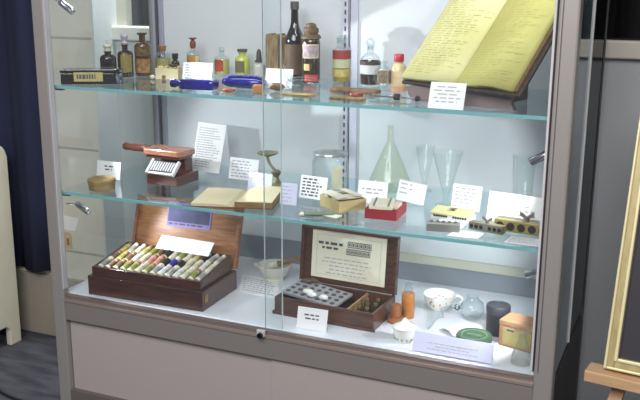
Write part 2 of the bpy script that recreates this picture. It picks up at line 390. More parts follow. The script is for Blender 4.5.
card('text_card', 'white text card standing behind the open pale book, left of the lilac card', 0.545, 0.47, Z2, 0.128, 0.082, -4, 12, para(6, 11, wordw=0.014), ink=INKP)
card('text_card', 'lilac blank card in front of the brass scale', 0.685, 0.335, Z2, 0.100, 0.066, -6, 12, para(2, 12, top=.75, bot=.55, wordw=0.03), LILAC, ink=INKP)
card('text_card', 'pale card of wide spaced lines behind the pane edge, right of the brass scale', 0.865, 0.20, Z2, 0.062, 0.074, 0, 10, para(5, 13, fill=(0.6, 0.9), wordw=0.02, th=0.25), LILAC, ink=INKP)
card('text_card', 'white printed card leaning on the big clear glass jar', 0.925, 0.265, Z2, 0.104, 0.078, -6, 14, para(6, 14, wordw=0.014, th=0.5), lift=0.012)
card('text_card', 'white two line caption card behind the red cachet box', 1.118, 0.33, Z2, 0.106, 0.078, 0, 10, title(2, 15, top=0.72, bot=0.4, fill=(0.5, 0.85), wordw=0.016), ink=INKP)
card('text_card', 'white card tilted clockwise at the right foot of the conical flask', 1.236, 0.38, Z2, 0.102, 0.07, -6, 14, para(3, 16, top=0.95, bot=0.3, fill=(0.3, 0.8), wordw=0.025, th=0.3), ink=INKP, roll=5, lift=0.006)
card('text_card', 'white text card standing behind the yellow topped suppository mould', 1.43, 0.375, Z2, 0.1, 0.085, -6, 14, para(6, 17, wordw=0.012), ink=INKP)
card('text_card', 'wide white text sheet behind the large brass mould with wing nut', 1.615, 0.27, Z2, 0.19, 0.094, -9, 14, para(4, 18, top=0.85, bot=0.25, wordw=0.02), ink=INKP)
card('text_card', 'white tent card leaning on the front of the open homeopathic chest', 1.008, 0.075, Z0, 0.106, 0.072, 2, 15, title(2, 19, top=0.75, bot=0.42, fill=(0.4, 0.75), wordw=0.013))
card('text_card', 'wide lilac caption card standing in front of the green round tin', 1.488, 0.050, Z0, 0.25, 0.060, 0, 25, title(3, 20, top=0.6, bot=0.15, fill=(0.3, 0.8), wordw=0.012, th=0.3), LILAC, ink=INKP, lift=0.003)

def flat_paper(name, label, pts, z, rows=0, m=None, seed=1, ink=None, th=0.0012, group=None):
    cx = sum(p[0] for p in pts) / len(pts); cy = sum(p[1] for p in pts) / len(pts)
    o = MB().prism([(x - cx, y - cy) for x, y in pts], 0, th).build(name, m or PAPER, loc=(cx, cy, z + 0.0004))
    tag(o, label, 'paper', group)
    if rows:
        rnd = random.Random(seed); b = MB(); q = [Vector((x - cx, y - cy, 0)) for x, y in pts]
        for i in range(rows):
            v = 0.9 - 0.8 * (i + 0.5) / rows; dv = 0.8 / rows * 0.22; u = 0.06; end = rnd.uniform(0.75, 0.95)
            P = lambda u, v: (q[0].lerp(q[1], u)).lerp(q[3].lerp(q[2], u), v) + Vector((0, 0, th + 0.0004))
            while u < end:
                w = min(rnd.uniform(0.04, 0.12), end - u); b.poly([P(u, v - dv), P(u + w, v - dv), P(u + w, v + dv), P(u, v + dv)]); u += w + 0.025
        b.build('printed_text', ink or INKP, o)
    return o
flat_paper('text_sheet', 'white printed slip lying flat before the grey brass mould', [(1.455, 0.066), (1.548, 0.066), (1.55, 0.135), (1.465, 0.135)], Z2, 5, seed=2)
flat_paper('text_sheet', 'white handwritten slip lying flat before the large wing nut mould', [(1.625, 0.066), (1.728, 0.066), (1.722, 0.14), (1.632, 0.14)], Z2, 5, seed=3)
flat_paper('text_sheet', 'white slip lying under the yellow topped suppository mould', [(1.385, 0.155), (1.475, 0.155), (1.475, 0.245), (1.385, 0.245)], Z2, 0)
flat_paper('text_sheet', 'white printed sheet lying flat below the mortar, beside the wooden medicine chest', [(0.615, 0.30), (0.775, 0.285), (0.70, 0.465), (0.535, 0.475)], Z0, 7, seed=4)

# ------------------------------------------------------------------ bottles
def bprof(Rb, hb, rn, hn, lip=1.25, sh=0.35, foot=0.9):
    """foot, wall, curved shoulder, neck, lip"""
    p = [(0, 0.002), (Rb * foot * 0.8, 0.0), (Rb * 0.97, 0.002), (Rb, Rb * 0.12)]
    zs = hb - Rb * sh * 1.6
    p.append((Rb, zs))
    for k in range(1, 7):
        a = R(90 * k / 6); p.append((rn + (Rb - rn) * math.cos(a), zs + (hb - zs) * math.sin(a)))
    p += [(rn, hb + hn * 0.75), (rn * lip, hb + hn * 0.8), (rn * lip, hb + hn), (rn * 0.7, hb + hn), (rn * 0.7, hb + hn * 0.5)]
    return p
def bottle(name, label, x, y, z, prof, m, liquid=None, bands=(), stopper=None, rz=0, sx=1, sy=1, cat='bottle', group=None):
    t = thing(name, label, cat, (x, y, z), rz, group)
    MB().lathe(prof, 32, sx=sx, sy=sy).build('glass_body', m, t, smooth=True)
    if liquid:
        lh, lm, k = liquid
        Rb = max(p[0] for p in prof) * k
        MB().lathe([(0, 0.004), (Rb * 0.97, 0.004), (Rb, 0.008), (Rb, lh), (0, lh)], 28, sx=sx, sy=sy).build('contents', lm, t, smooth=True)
    for (z0, z1, r, a, da, lm) in bands:
        MB().lathe([(r, z0), (r, z1)], 24, a0=a - da, a1=a + da, sx=sx, sy=sy).build('paper_label', lm, t, smooth='all')
    if stopper:
        pr, sm, nm = stopper
        MB().lathe(pr, 20).build(nm, sm, t, smooth=True)
    return t
F = -68    # direction facing the viewer (degrees)
DARKG = mat('near_black_glass', (26, 26, 24), rough=0.1, coat=0.6)
REDBR = mat('red_brown_glass', (62, 34, 30), rough=0.1, coat=0.6, rgb2=(34, 20, 20), nscale=40)
AMBER = mat('amber_glass', (92, 62, 34), rough=0.12, coat=0.6, rgb2=(58, 36, 24), nscale=60)
CORK = mat('cork', (176, 122, 70), rough=0.85, noise=0.35, nscale=250)
CREAM = mat('cream_stopper', (206, 200, 178), rough=0.3, coat=0.3)
bottle('stoppered_bottle', 'near black rounded bottle with pale stopper behind the long black case', 0.069, 0.315, Z1, bprof(0.030, 0.088, 0.012, 0.012), DARKG,
       bands=[(0.012, 0.045, 0.0306, F, 60, mat('dusty_label', (92, 90, 82), rough=0.8, noise=0.3))],
       stopper=([(0, 0.095), (0.011, 0.095), (0.012, 0.112), (0.016, 0.116), (0.016, 0.122), (0.003, 0.126), (0.003, 0.142), (0, 0.142)], CREAM, 'stopper'))
bottle('stoppered_bottle', 'red brown bottle with olive label and rounded glass stopper', 0.103, 0.375, Z1, bprof(0.029, 0.1, 0.011, 0.022), REDBR,
       bands=[(0.02, 0.085, 0.0296, F + 22, 45, mat('olive_label', (140, 132, 72), rough=0.8, noise=0.25, nscale=60))],
       stopper=([(0, 0.118), (0.010, 0.118), (0.014, 0.128), (0.009, 0.136), (0.013, 0.146), (0.015, 0.153), (0.011, 0.160), (0, 0.162)], mat('lilac_glass_stopper', (176, 164, 178), rough=0.1, coat=0.6), 'stopper'))
bottle('medicine_bottle', 'open amber bottle with flared lip and stained tan label', 0.134, 0.445, Z1, bprof(0.031, 0.128, 0.012, 0.034, lip=1.55), AMBER,
       bands=[(0.014, 0.066, 0.0316, F, 70, mat('stained_tan_label', (176, 140, 84), rough=0.8, rgb2=(120, 86, 46), nscale=60)),
              (0.078, 0.112, 0.0312, F, 70, mat('stained_upper_label', (120, 100, 52), rough=0.8, rgb2=(64, 50, 30), nscale=90))])
bottle('corked_jar', 'small clear jar with green yellow label and wide cork', 0.120, 0.6, Z1, bprof(0.030, 0.078, 0.013, 0.012), CLEAR, bands=[(0.012, 0.056, 0.0304, F, 88, mat('green_yellow_label', (152, 150, 74), rough=0.7, rgb2=(186, 178, 116), nscale=70))],
       stopper=([(0, 0.082), (0.012, 0.082), (0.017, 0.104), (0, 0.104)], CORK, 'cork'))
bottle('medicine_vial', 'tiny dark vial with black cap behind the seed box', 0.198, 0.57, Z1, bprof(0.016, 0.05, 0.009, 0.008), mat('dark_olive_glass', (44, 40, 28), rough=0.15, coat=0.5),
       stopper=([(0, 0.056), (0.011, 0.056), (0.013, 0.078), (0, 0.079)], mat('black_cap', (22, 22, 24), rough=0.4), 'cap'))
bottle('stoppered_bottle', 'clear bottle of amber liquid with brown stopper and flat glass top', 0.262, 0.60, Z1, bprof(0.026, 0.088, 0.010, 0.016), CLEAR,
       liquid=(0.072, mat('amber_liquid', (206, 150, 66), rough=0.2, coat=0.4), 0.9), bands=[(0.03, 0.07, 0.0264, F + 60, 35, mat('cream_label', (214, 200, 156), rough=0.8, noise=0.1))],
       stopper=([(0, 0.098), (0.008, 0.098), (0.013, 0.112), (0.010, 0.126), (0.004, 0.130), (0.016, 0.136), (0.016, 0.139), (0, 0.140)], mat('brown_stopper', (120, 62, 40), rough=0.5), 'stopper'))
bottle('medicine_bottle', 'clear bottle of yellow liquid with red arched label', 0.391, 0.60, Z1, bprof(0.030, 0.074, 0.010, 0.022), CLEAR,
       liquid=(0.062, mat('straw_liquid', (214, 196, 120), rough=0.2, coat=0.4), 0.92), bands=[(0.016, 0.06, 0.0306, F - 22, 38, mat('red_label', (172, 68, 50), rough=0.7, noise=0.15))],
       stopper=([(0, 0.09), (0.009, 0.09), (0.012, 0.106), (0, 0.108)], CLEAR, 'stopper'))
bottle('medicine_bottle', 'small bottle of yellow green liquid with dark grey stopper', 0.476, 0.61, Z1, bprof(0.029, 0.076, 0.013, 0.014), mat('yellow_green_glass', (182, 192, 66), rough=0.12, coat=0.6, rgb2=(206, 214, 120), nscale=30),
       bands=[(0.014, 0.058, 0.0296, F - 20, 42, mat('grey_label', (116, 108, 84), rough=0.8, noise=0.3, nscale=120))],
       stopper=([(0, 0.084), (0.012, 0.084), (0.020, 0.096), (0.020, 0.102), (0, 0.104)], mat('grey_stopper', (90, 92, 84), rough=0.4), 'stopper'))
bottle('dropper_bottle', 'white labelled dropper bottle with tall tapered dark stopper', 0.553, 0.60, Z1, bprof(0.022, 0.052, 0.012, 0.008), mat('milky_glass', (196, 196, 188), rough=0.2, coat=0.4),
       stopper=([(0, 0.056), (0.016, 0.056), (0.016, 0.062), (0.011, 0.066), (0.009, 0.094), (0.005, 0.104), (0, 0.106)], mat('dark_rubber', (70, 62, 60), rough=0.5), 'stopper'))
# tall carton
t = thing('carton', 'tall worn tan carton standing left of the wine bottle', 'carton', (0.619, 0.62, Z1), 8)
CT = mat('worn_tan_card', (164, 142, 104), rough=0.85, rgb2=(122, 98, 66), nscale=25, stretch=(6, 6, 1))
MB().box((-0.012, 0, 0.078), (0.05, 0.05, 0.156)).build('carton_face', CT, t, bev=0.002)
MB().box((0.028, 0.002, 0.076), (0.03, 0.046, 0.152)).build('carton_panel', mat('brown_card', (128, 96, 62), rough=0.85, rgb2=(92, 66, 42), nscale=25, stretch=(6, 6, 1)), t, bev=0.002)
b = MB()
for i in range(6): b.box((-0.03 + i * 0.013, 0.0, 0.158 + 0.003 * math.sin(i * 2.1)), (0.012, 0.04, 0.008), RY(0))
b.build('torn_flap', CT, t)
bottle('wine_bottle', 'tall dark wine bottle with brown label, the tallest on the upper shelf', 0.706, 0.595, Z1,
       [(0, 0.004), (0.03, 0), (0.036, 0.003), (0.037, 0.012), (0.037, 0.135), (0.035, 0.152), (0.027, 0.172), (0.018, 0.192), (0.0145, 0.21), (0.013, 0.262), (0.0155, 0.264), (0.0155, 0.275), (0.0135, 0.277), (0.0135, 0.282), (0, 0.282)],
       mat('dark_wine_glass', (22, 24, 24), rough=0.08, coat=0.8), bands=[(0.02, 0.13, 0.0375, F, 80, mat('brown_wine_label', (96, 76, 54), rough=0.7, rgb2=(72, 54, 38), nscale=20)), (0.255, 0.283, 0.0160, F, 180, mat('foil_grey', (96, 92, 96), rough=0.4, metal=0.4))])
t = bottle('apothecary_jar', 'dark amber jar with waxed crown top, picture label and red base label', 0.806, 0.52, Z1,
       [(0, 0.002), (0.030, 0), (0.033, 0.004), (0.033, 0.145), (0.031, 0.152), (0.029, 0.157), (0, 0.157)], mat('dark_amber_jar', (58, 40, 26), rough=0.12, coat=0.6, rgb2=(40, 26, 18), nscale=30),
       bands=[(0.088, 0.138, 0.0338, F - 2, 58, mat('cream_picture_label', (204, 186, 156), rough=0.7)), (0.093, 0.133, 0.0342, F - 2, 50, mat('lilac_picture', (150, 128, 138), rough=0.7, rgb2=(190, 176, 176), nscale=60)),
              (0.045, 0.068, 0.0336, F - 28, 20, mat('tiny_cream_label', (196, 176, 116), rough=0.7)), (0.006, 0.03, 0.0337, F + 4, 45, mat('bright_red_label', (190, 58, 50), rough=0.6))],
       stopper=([(0, 0.156), (0.036, 0.156), (0.036, 0.164), (0.030, 0.170), (0.024, 0.172), (0.028, 0.182), (0.027, 0.192), (0.019, 0.198), (0.018, 0.206), (0.010, 0.211), (0, 0.212)], mat('waxed_cork', (112, 92, 62), rough=0.6, rgb2=(78, 62, 40), nscale=90), 'crown_stopper'))
bottle('medicine_bottle', 'clear bottle with red label above a yellow label, against the slotted upright', 0.901, 0.58, Z1, bprof(0.033, 0.125, 0.018, 0.033, lip=1.1), CLEAR,
       liquid=(0.048, mat('yellow_powder', (188, 164, 72), rough=0.7, noise=0.2), 0.9),
       bands=[(0.084, 0.116, 0.0336, F, 88, mat('faded_red_label', (164, 66, 60), rough=0.7, noise=0.12)), (0.052, 0.083, 0.0336, F, 88, mat('pale_green_label', (202, 204, 164), rough=0.7, noise=0.1)), (0.02, 0.048, 0.0337, F, 88, mat('ochre_label', (186, 164, 78), rough=0.7, rgb2=(206, 190, 120), nscale=60))],
       stopper=([(0, 0.14), (0.016, 0.14), (0.02, 0.158), (0.012, 0.166), (0, 0.168)], PALE, 'stopper'))
bottle('stoppered_bottle', 'clear round shouldered bottle with black bands and glass stopper', 1.030, 0.53, Z1, bprof(0.036, 0.112, 0.012, 0.026, sh=0.7), CLEAR,
       liquid=(0.040, mat('dark_red_liquid', (58, 34, 34), rough=0.1, coat=0.5), 0.93),
       bands=[(0.072, 0.086, 0.0364, F, 178, mat('black_band', (70, 62, 56), rough=0.6)), (0.042, 0.072, 0.0362, F, 88, mat('pale_paper_band', (208, 212, 216), rough=0.7))],
       stopper=([(0, 0.125), (0.009, 0.125), (0.011, 0.139), (0.016, 0.143), (0.016, 0.152), (0.010, 0.160), (0.003, 0.164), (0, 0.17)], CLEAR, 'stopper'))
bottle('medallion_bottle', 'small flat oval bottle with round tan medallion label', 1.125, 0.40, Z1,
       [(0, 0), (0.022, 0), (0.023, 0.005), (0.014, 0.012), (0.028, 0.029), (0.032, 0.050), (0.028, 0.068), (0.015, 0.080), (0.010, 0.084), (0.010, 0.092), (0.014, 0.094), (0.014, 0.099), (0, 0.099)], CLEAR,
       liquid=None, bands=[(0.028, 0.070, 0.0312, F - 10, 36, mat('tan_medallion', (150, 132, 104), rough=0.6, rgb2=(106, 88, 70), nscale=120)), (0.026, 0.070, 0.0310, F + 52, 22, mat('brown_edge', (112, 78, 66), rough=0.6))])
bottle('medicine_bottle', 'cream bottle with red screw cap and pale pink label', 1.176, 0.41, Z1, bprof(0.0275, 0.092, 0.013, 0.012, sh=0.8), mat('cream_milk_glass', (214, 202, 150), rough=0.25, coat=0.4),
       bands=[(0.02, 0.066, 0.028, F - 12, 36, mat('pale_pink_label', (214, 182, 148), rough=0.7, rgb2=(222, 200, 160), nscale=90)), (0.001, 0.018, 0.0279, F, 178, mat('orange_base', (206, 150, 120), rough=0.5))],
       stopper=([(0, 0.098), (0.016, 0.098), (0.0165, 0.101), (0.0165, 0.121), (0.015, 0.123), (0, 0.123)], mat('red_cap', (190, 42, 58), rough=0.35), 'screw_cap'))

# ---- other things on the upper shelf
t = thing('spectacle_case', 'long shiny black case with cream lettered label on its front', 'case', (0.1225, 0.152, Z1), 29)
def stadium(lx, ly, n=8):
    r = ly / 2; p = []
    for k in range(n + 1):
        a = R(-90 + 180 * k / n); p.append((lx / 2 - r + r * math.cos(a), r * math.sin(a)))
    p += [(-lx / 2, ly / 2), (-lx / 2, -ly / 2)]
    return p
BLK = mat('black_lacquer', (22, 22, 28), rough=0.22, coat=0.6)
MB().prism(stadium(0.212, 0.066), 0, 0.038).build('case_body', BLK, t, bev=0.002)
MB().prism(stadium(0.215, 0.069), 0.039, 0.052).build('case_lid', BLK, t, bev=0.003)
lb = MB().box((-0.01, -0.0345, 0.026), (0.1, 0.001, 0.032)).build('paper_label', mat('aged_label', (198, 184, 120), rough=0.8, noise=0.2, nscale=80), t)
bars(-0.05, 0.022, 0.014, 0.040, 1, 31, fill=(0.9, 1), wordw=0.009, th=0.6, y=-0.0355).build('lettering', INK, lb)

t = thing('seed_box', 'small cream box heaped with pale seeds and a dark clump', 'box', (0.282, 0.395, Z1), 12)
CB = mat('cream_box', (214, 200, 160), rough=0.7, noise=0.06)
MB().box((0, -0.022, 0.02), (0.09, 0.003, 0.04)).box((0, 0.022, 0.02), (0.09, 0.003, 0.04)).box((-0.0435, 0, 0.02), (0.003, 0.042, 0.04)).box((0.0435, 0, 0.02), (0.003, 0.042, 0.04)).box((0, 0, 0.001), (0.086, 0.042, 0.002)).build('box_body', CB, t, bev=0.0006)
b = MB(); rnd = random.Random(4)
for i in range(70): b.blob((rnd.uniform(-0.04, 0.04), rnd.uniform(-0.018, 0.018), 0.038 + rnd.uniform(0, 0.008)), 0.005, 0.004, 0.003, 1)
sdo = b.build('seeds', mat('pale_seeds', (226, 204, 160), rough=0.6, noise=0.2), t, smooth='all'); sdo['kind'] = 'stuff'
b = MB()
for i in range(14): b.blob((rnd.uniform(0.0, 0.035), rnd.uniform(-0.018, 0.01), 0.046 + rnd.uniform(0, 0.007)), 0.006, 0.005, 0.004, 1, 0.2, i)
b.build('dark_clump', mat('dark_herb', (72, 58, 34), rough=0.8), t, smooth='all')
MB().lathe([(0, 0), (0.008, 0), (0.008, 0.0015), (0, 0.0015)], 16, M=T(-0.012, -0.0236, 0.008) @ RX(90)).build('seal_spot', mat('spot_brown', (120, 84, 60)), t)
MB().blob((0, 0, 0.008), 0.011, 0.009, 0.008).build('cream_bead', mat('bead', (222, 206, 176), rough=0.4), smooth='all', loc=(0.232, 0.36, Z1))
tag(bpy.data.objects['cream_bead'], 'pale bead lying at the left foot of the seed box', 'bead')

COB = mat('cobalt_glass', (22, 24, 150), rough=0.08, coat=0.8, rgb2=(8, 8, 70), nscale=18)
t = thing('poison_bottle', 'flat panelled cobalt blue bottle lying with its neck to the left', 'bottle', (0.548, 0.15, Z1), 5)
b = MB(); n = 8
b.box((0.012, 0, 0.018), (0.125, 0.058, 0.034)).build('bottle_body', COB, t, bev=0.009, seg=3)
MB().tube([(-0.05, 0, 0.018), (-0.056, 0, 0.018), (-0.076, 0, 0.018)], [0.016, 0.011, 0.011], 16).tube([(-0.076, 0, 0.018), (-0.09, 0, 0.018)], 0.0145, 16).build('bottle_neck', COB, t, smooth=True)
MB().box((0.012, 0, 0.0352), (0.085, 0.032, 0.0012)).build('raised_panel', mat('cobalt_light', (96, 100, 170), rough=0.2, coat=0.5), t, bev=0.0005)
t = thing('feeding_boat', 'cobalt blue boat shaped glass feeder lying right of the flat bottle', 'feeder', (0.682, 0.24, Z1), 2)
MB().lathe([(0, -0.088), (0.008, -0.087), (0.016, -0.079), (0.021, -0.055), (0.023, -0.01), (0.023, 0.04), (0.020, 0.068), (0.013, 0.082), (0.010, 0.088), (0, 0.09)], 24, M=T(0, 0, 0.0235) @ Matrix.Scale(0.9, 4, (1, 0, 0)) @ RY(90), sx=1.0, sy=1.5).build('bottle_body', COB, t, smooth=True)
b = MB()
for i in range(12): b.box((-0.05 + i * 0.009, 0.0, 0.046 + 0.001 * math.sin(i * 3)), (0.004, 0.03 + 0.012 * math.sin(i * 1.7), 0.001))
b.build('glint_streaks', mat('cobalt_glint', (128, 130, 200), rough=0.2, coat=0.6), t)  # pale strips laid on top as painted glints of the glass
MB().blob((0, 0, 0.008), 0.022, 0.010, 0.008, 2, 0.15, 3).build('resin_piece', mat('orange_resin', (190, 104, 50), rough=0.5, rgb2=(110, 52, 30), nscale=120), smooth='all', loc=(0.690, 0.125, Z1))
tag(bpy.data.objects['resin_piece'], 'small orange resin lump in front of the cobalt feeder', 'resin')
o = MB().box((0, 0, 0.016), (0.034, 0.03, 0.03)).build('cork_block', mat('amber_block', (168, 112, 66), rough=0.6, rgb2=(196, 142, 90), nscale=150), bev=0.005, loc=(0.795, 0.13, Z1), rot=(0, 0, R(14)))
tag(o, 'small square amber brown block at the right end of the cobalt feeder', 'block')
# clear feeder, nugget, straw
t = thing('glass_feeder', 'clear glass boat shaped feeder with raised spout before the dark amber jar', 'feeder', (0.895, 0.235, Z1), -4)
MB().lathe([(0, -0.06), (0.012, -0.056), (0.021, -0.04), (0.026, -0.01), (0.026, 0.03), (0.018, 0.058), (0.008, 0.066), (0, 0.068)], 24, M=T(0.008, 0, 0.0265) @ RY(90)).build('glass_body', CLEAR, t, smooth=True)
MB().tube([(-0.03, 0, 0.04), (-0.05, 0, 0.058), (-0.058, 0, 0.074), (-0.056, 0, 0.084)], [0.012, 0.010, 0.007, 0.008], 14).build('glass_spout', CLEAR, t, smooth='all')
MB().blob((0, 0, 0.014), 0.026, 0.016, 0.014, 2, 0.22, 8).build('resin_nugget', mat('dark_resin', (98, 72, 42), rough=0.5, rgb2=(150, 112, 66), nscale=90), smooth=False, loc=(0.813, 0.225, Z1))
tag(bpy.data.objects['resin_nugget'], 'rough dark brown resin nugget left of the clear glass feeder', 'resin')
rnd = random.Random(9); b = MB()
for i in range(22):
    y = rnd.uniform(-0.02, 0.02); b.tube([(-0.065 + rnd.uniform(0, .02), y, 0.002 + rnd.uniform(0, 0.003)), (0.065 - rnd.uniform(0, .02), y + rnd.uniform(-0.006, 0.006), 0.002 + rnd.uniform(0, 0.003))], 0.0018, 5)
o = b.build('straw_strip', mat('dry_straw', (190, 172, 120), rough=0.8, rgb2=(150, 124, 74), nscale=80), loc=(0.918, 0.165, Z1), rot=(0, 0, R(-2)))
tag(o, 'strip of dried tan stems lying before the clear glass feeder', 'dried herb', kind='stuff')
o = MB().box((0, 0, 0.007), (0.17, 0.05, 0.013)).build('wooden_slip', mat('mottled_brown_slab', (150, 108, 62), rough=0.6, rgb2=(94, 58, 36), nscale=30), bev=0.004, loc=(1.062, 0.305, Z1), rot=(0, 0, R(-7)))
tag(o, 'flat mottled brown slab lying before the two banded bottles', 'slab')
t = MB().lathe([(0, 0), (0.022, 0), (0.023, 0.005), (0.02, 0.011), (0.006, 0.013), (0, 0.013)], 20).build('wax_seal', mat('red_wax', (130, 44, 34), rough=0.4, coat=0.3), smooth=True, loc=(1.098, 0.222, Z1))
tag(t, 'red brown disc of sealing wax in front of the brown slab', 'wax')
o = MB().box((0, 0, 0.005), (0.115, 0.032, 0.010)).build('bark_strip', mat('tan_bark', (156, 136, 88), rough=0.8, rgb2=(102, 80, 48), nscale=60), bev=0.003, loc=(1.110, 0.118, Z1), rot=(0, 0, R(-1)))
tag(o, 'flat tan strip of bark at the shelf front, below the red label bottle', 'bark')
t = thing('syringe', 'slim glass and metal syringe lying before the cream bottle', 'syringe', (1.222, 0.185, Z1), -3)
MB().tube([(-0.07, 0, 0.009), (0.02, 0, 0.009)], 0.008, 14).build('barrel', CLEAR, t, smooth=True)
MB().tube([(-0.065, 0, 0.009), (0.095, 0, 0.009)], 0.0022, 8).build('plunger_rod', mat('steel', (150, 154, 160), rough=0.25, metal=0.8), t, smooth=True)
DK = mat('dark_knob', (52, 50, 56), rough=0.3, metal=0.4)
MB().tube([(0.018, 0, 0.0105), (0.034, 0, 0.0105)], 0.0105, 14).build('end_cap', DK, t, smooth=True)
MB().tube([(0.088, 0, 0.009), (0.097, 0, 0.009)], 0.009, 14).build('thumb_knob', DK, t, smooth=True)

# ---- ledger on its stand
LX, LY, LZ = 1.259, 0.21, 1.273
rl = thing('ledger', 'large open ledger with yellowed handwritten pages propped on the dark stand', 'book', (LX, LY, LZ), -24)
INC = 46; LW, LH = 0.412, 0.47
Mi = RX(INC)
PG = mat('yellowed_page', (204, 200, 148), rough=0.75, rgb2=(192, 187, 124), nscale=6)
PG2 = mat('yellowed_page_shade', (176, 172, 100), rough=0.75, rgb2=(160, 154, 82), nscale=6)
COV = mat('dark_leather', (70, 52, 40), rough=0.6, rgb2=(48, 34, 28), nscale=40)
def page(u0, u1, m, nm, thick, seed):
    def f(u, v):
        s = u if u0 == 0 else 1 - u
        bulge = 0.008 * math.sin(PI * min(1, s * 1.0)) * 1.0 - (0.012 * (s ** 6))
        return Mi @ Vector((u0 + (u1 - u0) * u, v * LH, thick + bulge + 0.003 * math.sin(u * 9 + seed)*(1 - v)))
    o = MB().grid(16, 10, f).build(nm, m, rl, smooth='all')
    s = o.modifiers.new('solid', 'SOLIDIFY'); s.thickness = 0.014; s.offset = -1
    b = MB(); rnd = random.Random(seed)
    for i in range(46):
        v = 0.97 - 0.94 * i / 46; u = 0.06; end = rnd.uniform(0.45, 0.95)
        while u < end:
            w = min(rnd.uniform(0.03, 0.16), end - u); z = 0.0008; dv = rnd.uniform(0.0011, 0.0022)
            A = [f(u, v - dv), f(u + w, v - dv + 0.004), f(u + w, v + dv + 0.004), f(u, v + dv)]
            nrm = Mi @ Vector((0, 0, 0.0012)); b.poly([a + nrm for a in A]); u += w + rnd.uniform(0.02, 0.06)
    b.build('handwriting', BROWNINK, o)
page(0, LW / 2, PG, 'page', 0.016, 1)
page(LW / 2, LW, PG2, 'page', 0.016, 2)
MB().box((LW / 2 + 0.006, LH / 2, -0.006), (LW + 0.026, LH + 0.01, 0.010), Mi).build('cover', COV, rl, bev=0.002)
MB().box((LW + 0.001, LH / 2, 0.0035), (0.016, LH - 0.004, 0.009), Mi).build('page_edges', mat('stained_edges', (128, 98, 62), rough=0.8, rgb2=(86, 60, 40), nscale=60, stretch=(1, 1, 10)), rl)
ST = mat('mauve_brown_stand', (138, 120, 120), rough=0.55, noise=0.1, nscale=20)
st = thing('book_stand', 'dark mauve brown stand with scalloped front under the ledger', 'stand', (1.275, 0.215, Z1), -15)
def scallop():
    p = [(0.0, 0.0)]; p = [(0.018, 0.0), (0.362, 0.0), (0.352, 0.02), (0.365, 0.05)]
    for k in range(1, 25):
        u = 1 - k / 24; p.append((0.365 * u, 0.044 + 0.006 * abs(math.sin(u * PI * 3))))
    p += [(-0.004, 0.04), (0.004, 0.018)]
    return p
MB().prism(scallop(), -0.009, 0.009, RX(90)).build('stand_board', ST, st)
MB().box((0.17, 0.10, 0.006), (0.22, 0.18, 0.012)).build('base_board', ST, st, bev=0.003)
MB().prism([(0.012, 0.0), (0.25, 0.0), (0.25, 0.225), (0.012, 0.012)], -0.01, 0.01, T(0.09, 0, 0) @ Matrix(((0, 0, 1, 0), (1, 0, 0, 0), (0, 1, 0, 0), (0, 0, 0, 1)))).prism([(0.012, 0.0), (0.25, 0.0), (0.25, 0.225), (0.012, 0.012)], -0.01, 0.01, T(0.27, 0, 0) @ Matrix(((0, 0, 1, 0), (1, 0, 0, 0), (0, 1, 0, 0), (0, 0, 0, 1)))).build('side_bracket', ST, st)

# ------------------------------------------------------------------ lower shelf
PB = mat('pale_turned_wood', (168, 142, 96), rough=0.5, rgb2=(132, 106, 66), nscale=30)
t = thing('pill_box', 'low round turned wooden pill box with recessed lid', 'box', (0.148, 0.135, Z2))
MB().lathe([(0, 0), (0.046, 0), (0.047, 0.003), (0.047, 0.02)], 36).lathe([(0.047, 0.02), (0, 0.02)], 36).build('box_base', PB, t, smooth=True)
MB().lathe([(0.049, 0.0205), (0.050, 0.023), (0.050, 0.036), (0.046, 0.040), (0.040, 0.038), (0.037, 0.034), (0, 0.034)], 36).build('lid', PB, t, smooth=True)

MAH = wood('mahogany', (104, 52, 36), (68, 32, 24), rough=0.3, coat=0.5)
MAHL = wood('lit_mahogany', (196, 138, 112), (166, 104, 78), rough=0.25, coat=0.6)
WHM = mat('ivory_white', (222, 222, 226), rough=0.35)
t = thing('pill_machine', 'mahogany pill rolling machine base with white grooved plate', 'pill machine', (0.318, 0.325, Z2), -3)
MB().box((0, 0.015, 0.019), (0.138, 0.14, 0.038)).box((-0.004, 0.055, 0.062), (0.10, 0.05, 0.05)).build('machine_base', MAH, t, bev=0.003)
Mp = T(0, -0.056, 0.045) @ RX(42)
MB().box((0, 0.024, 0), (0.118, 0.058, 0.006), Mp).build('grooved_plate', mat('plate_grey', (48, 48, 54), rough=0.4), t)
b = MB()
for i in range(10): b.box((-0.0486 + i * 0.0108, 0.028, 0.005), (0.0050, 0.040, 0.004), Mp)
b.build('plate_ridges', WHM, t)
MB().box((-0.058, 0.022, 0.006), (0.009, 0.064, 0.014), Mp).build('rail', WHM, t, bev=0.001)
MB().box((0.058, 0.022, 0.006), (0.009, 0.064, 0.014), Mp).build('rail', WHM, t, bev=0.001)
MB().box((0, -0.004, 0.004), (0.11, 0.009, 0.009), Mp).build('rail', WHM, t, bev=0.001)
t = thing('pill_roller', 'polished mahogany roller board with turned handle lying across the pill machine', 'pill roller', (0.296, 0.355, Z2 + 0.0905), -3)
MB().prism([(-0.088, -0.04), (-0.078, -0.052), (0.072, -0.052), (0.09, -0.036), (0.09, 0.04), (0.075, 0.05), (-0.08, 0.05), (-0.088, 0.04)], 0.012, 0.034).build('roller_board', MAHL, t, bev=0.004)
MB().box((0, 0, 0.007), (0.15, 0.085, 0.012)).build('grooved_underside', MAH, t)
MB().lathe([(0, 0), (0.012, 0.001), (0.0155, 0.01), (0.013, 0.028), (0.0155, 0.05), (0.014, 0.09), (0.0155, 0.106), (0.010, 0.114), (0.014, 0.126), (0, 0.127)], 18, M=T(-0.212, 0, 0.023) @ RY(90)).build('handle', MAH, t, smooth=True)

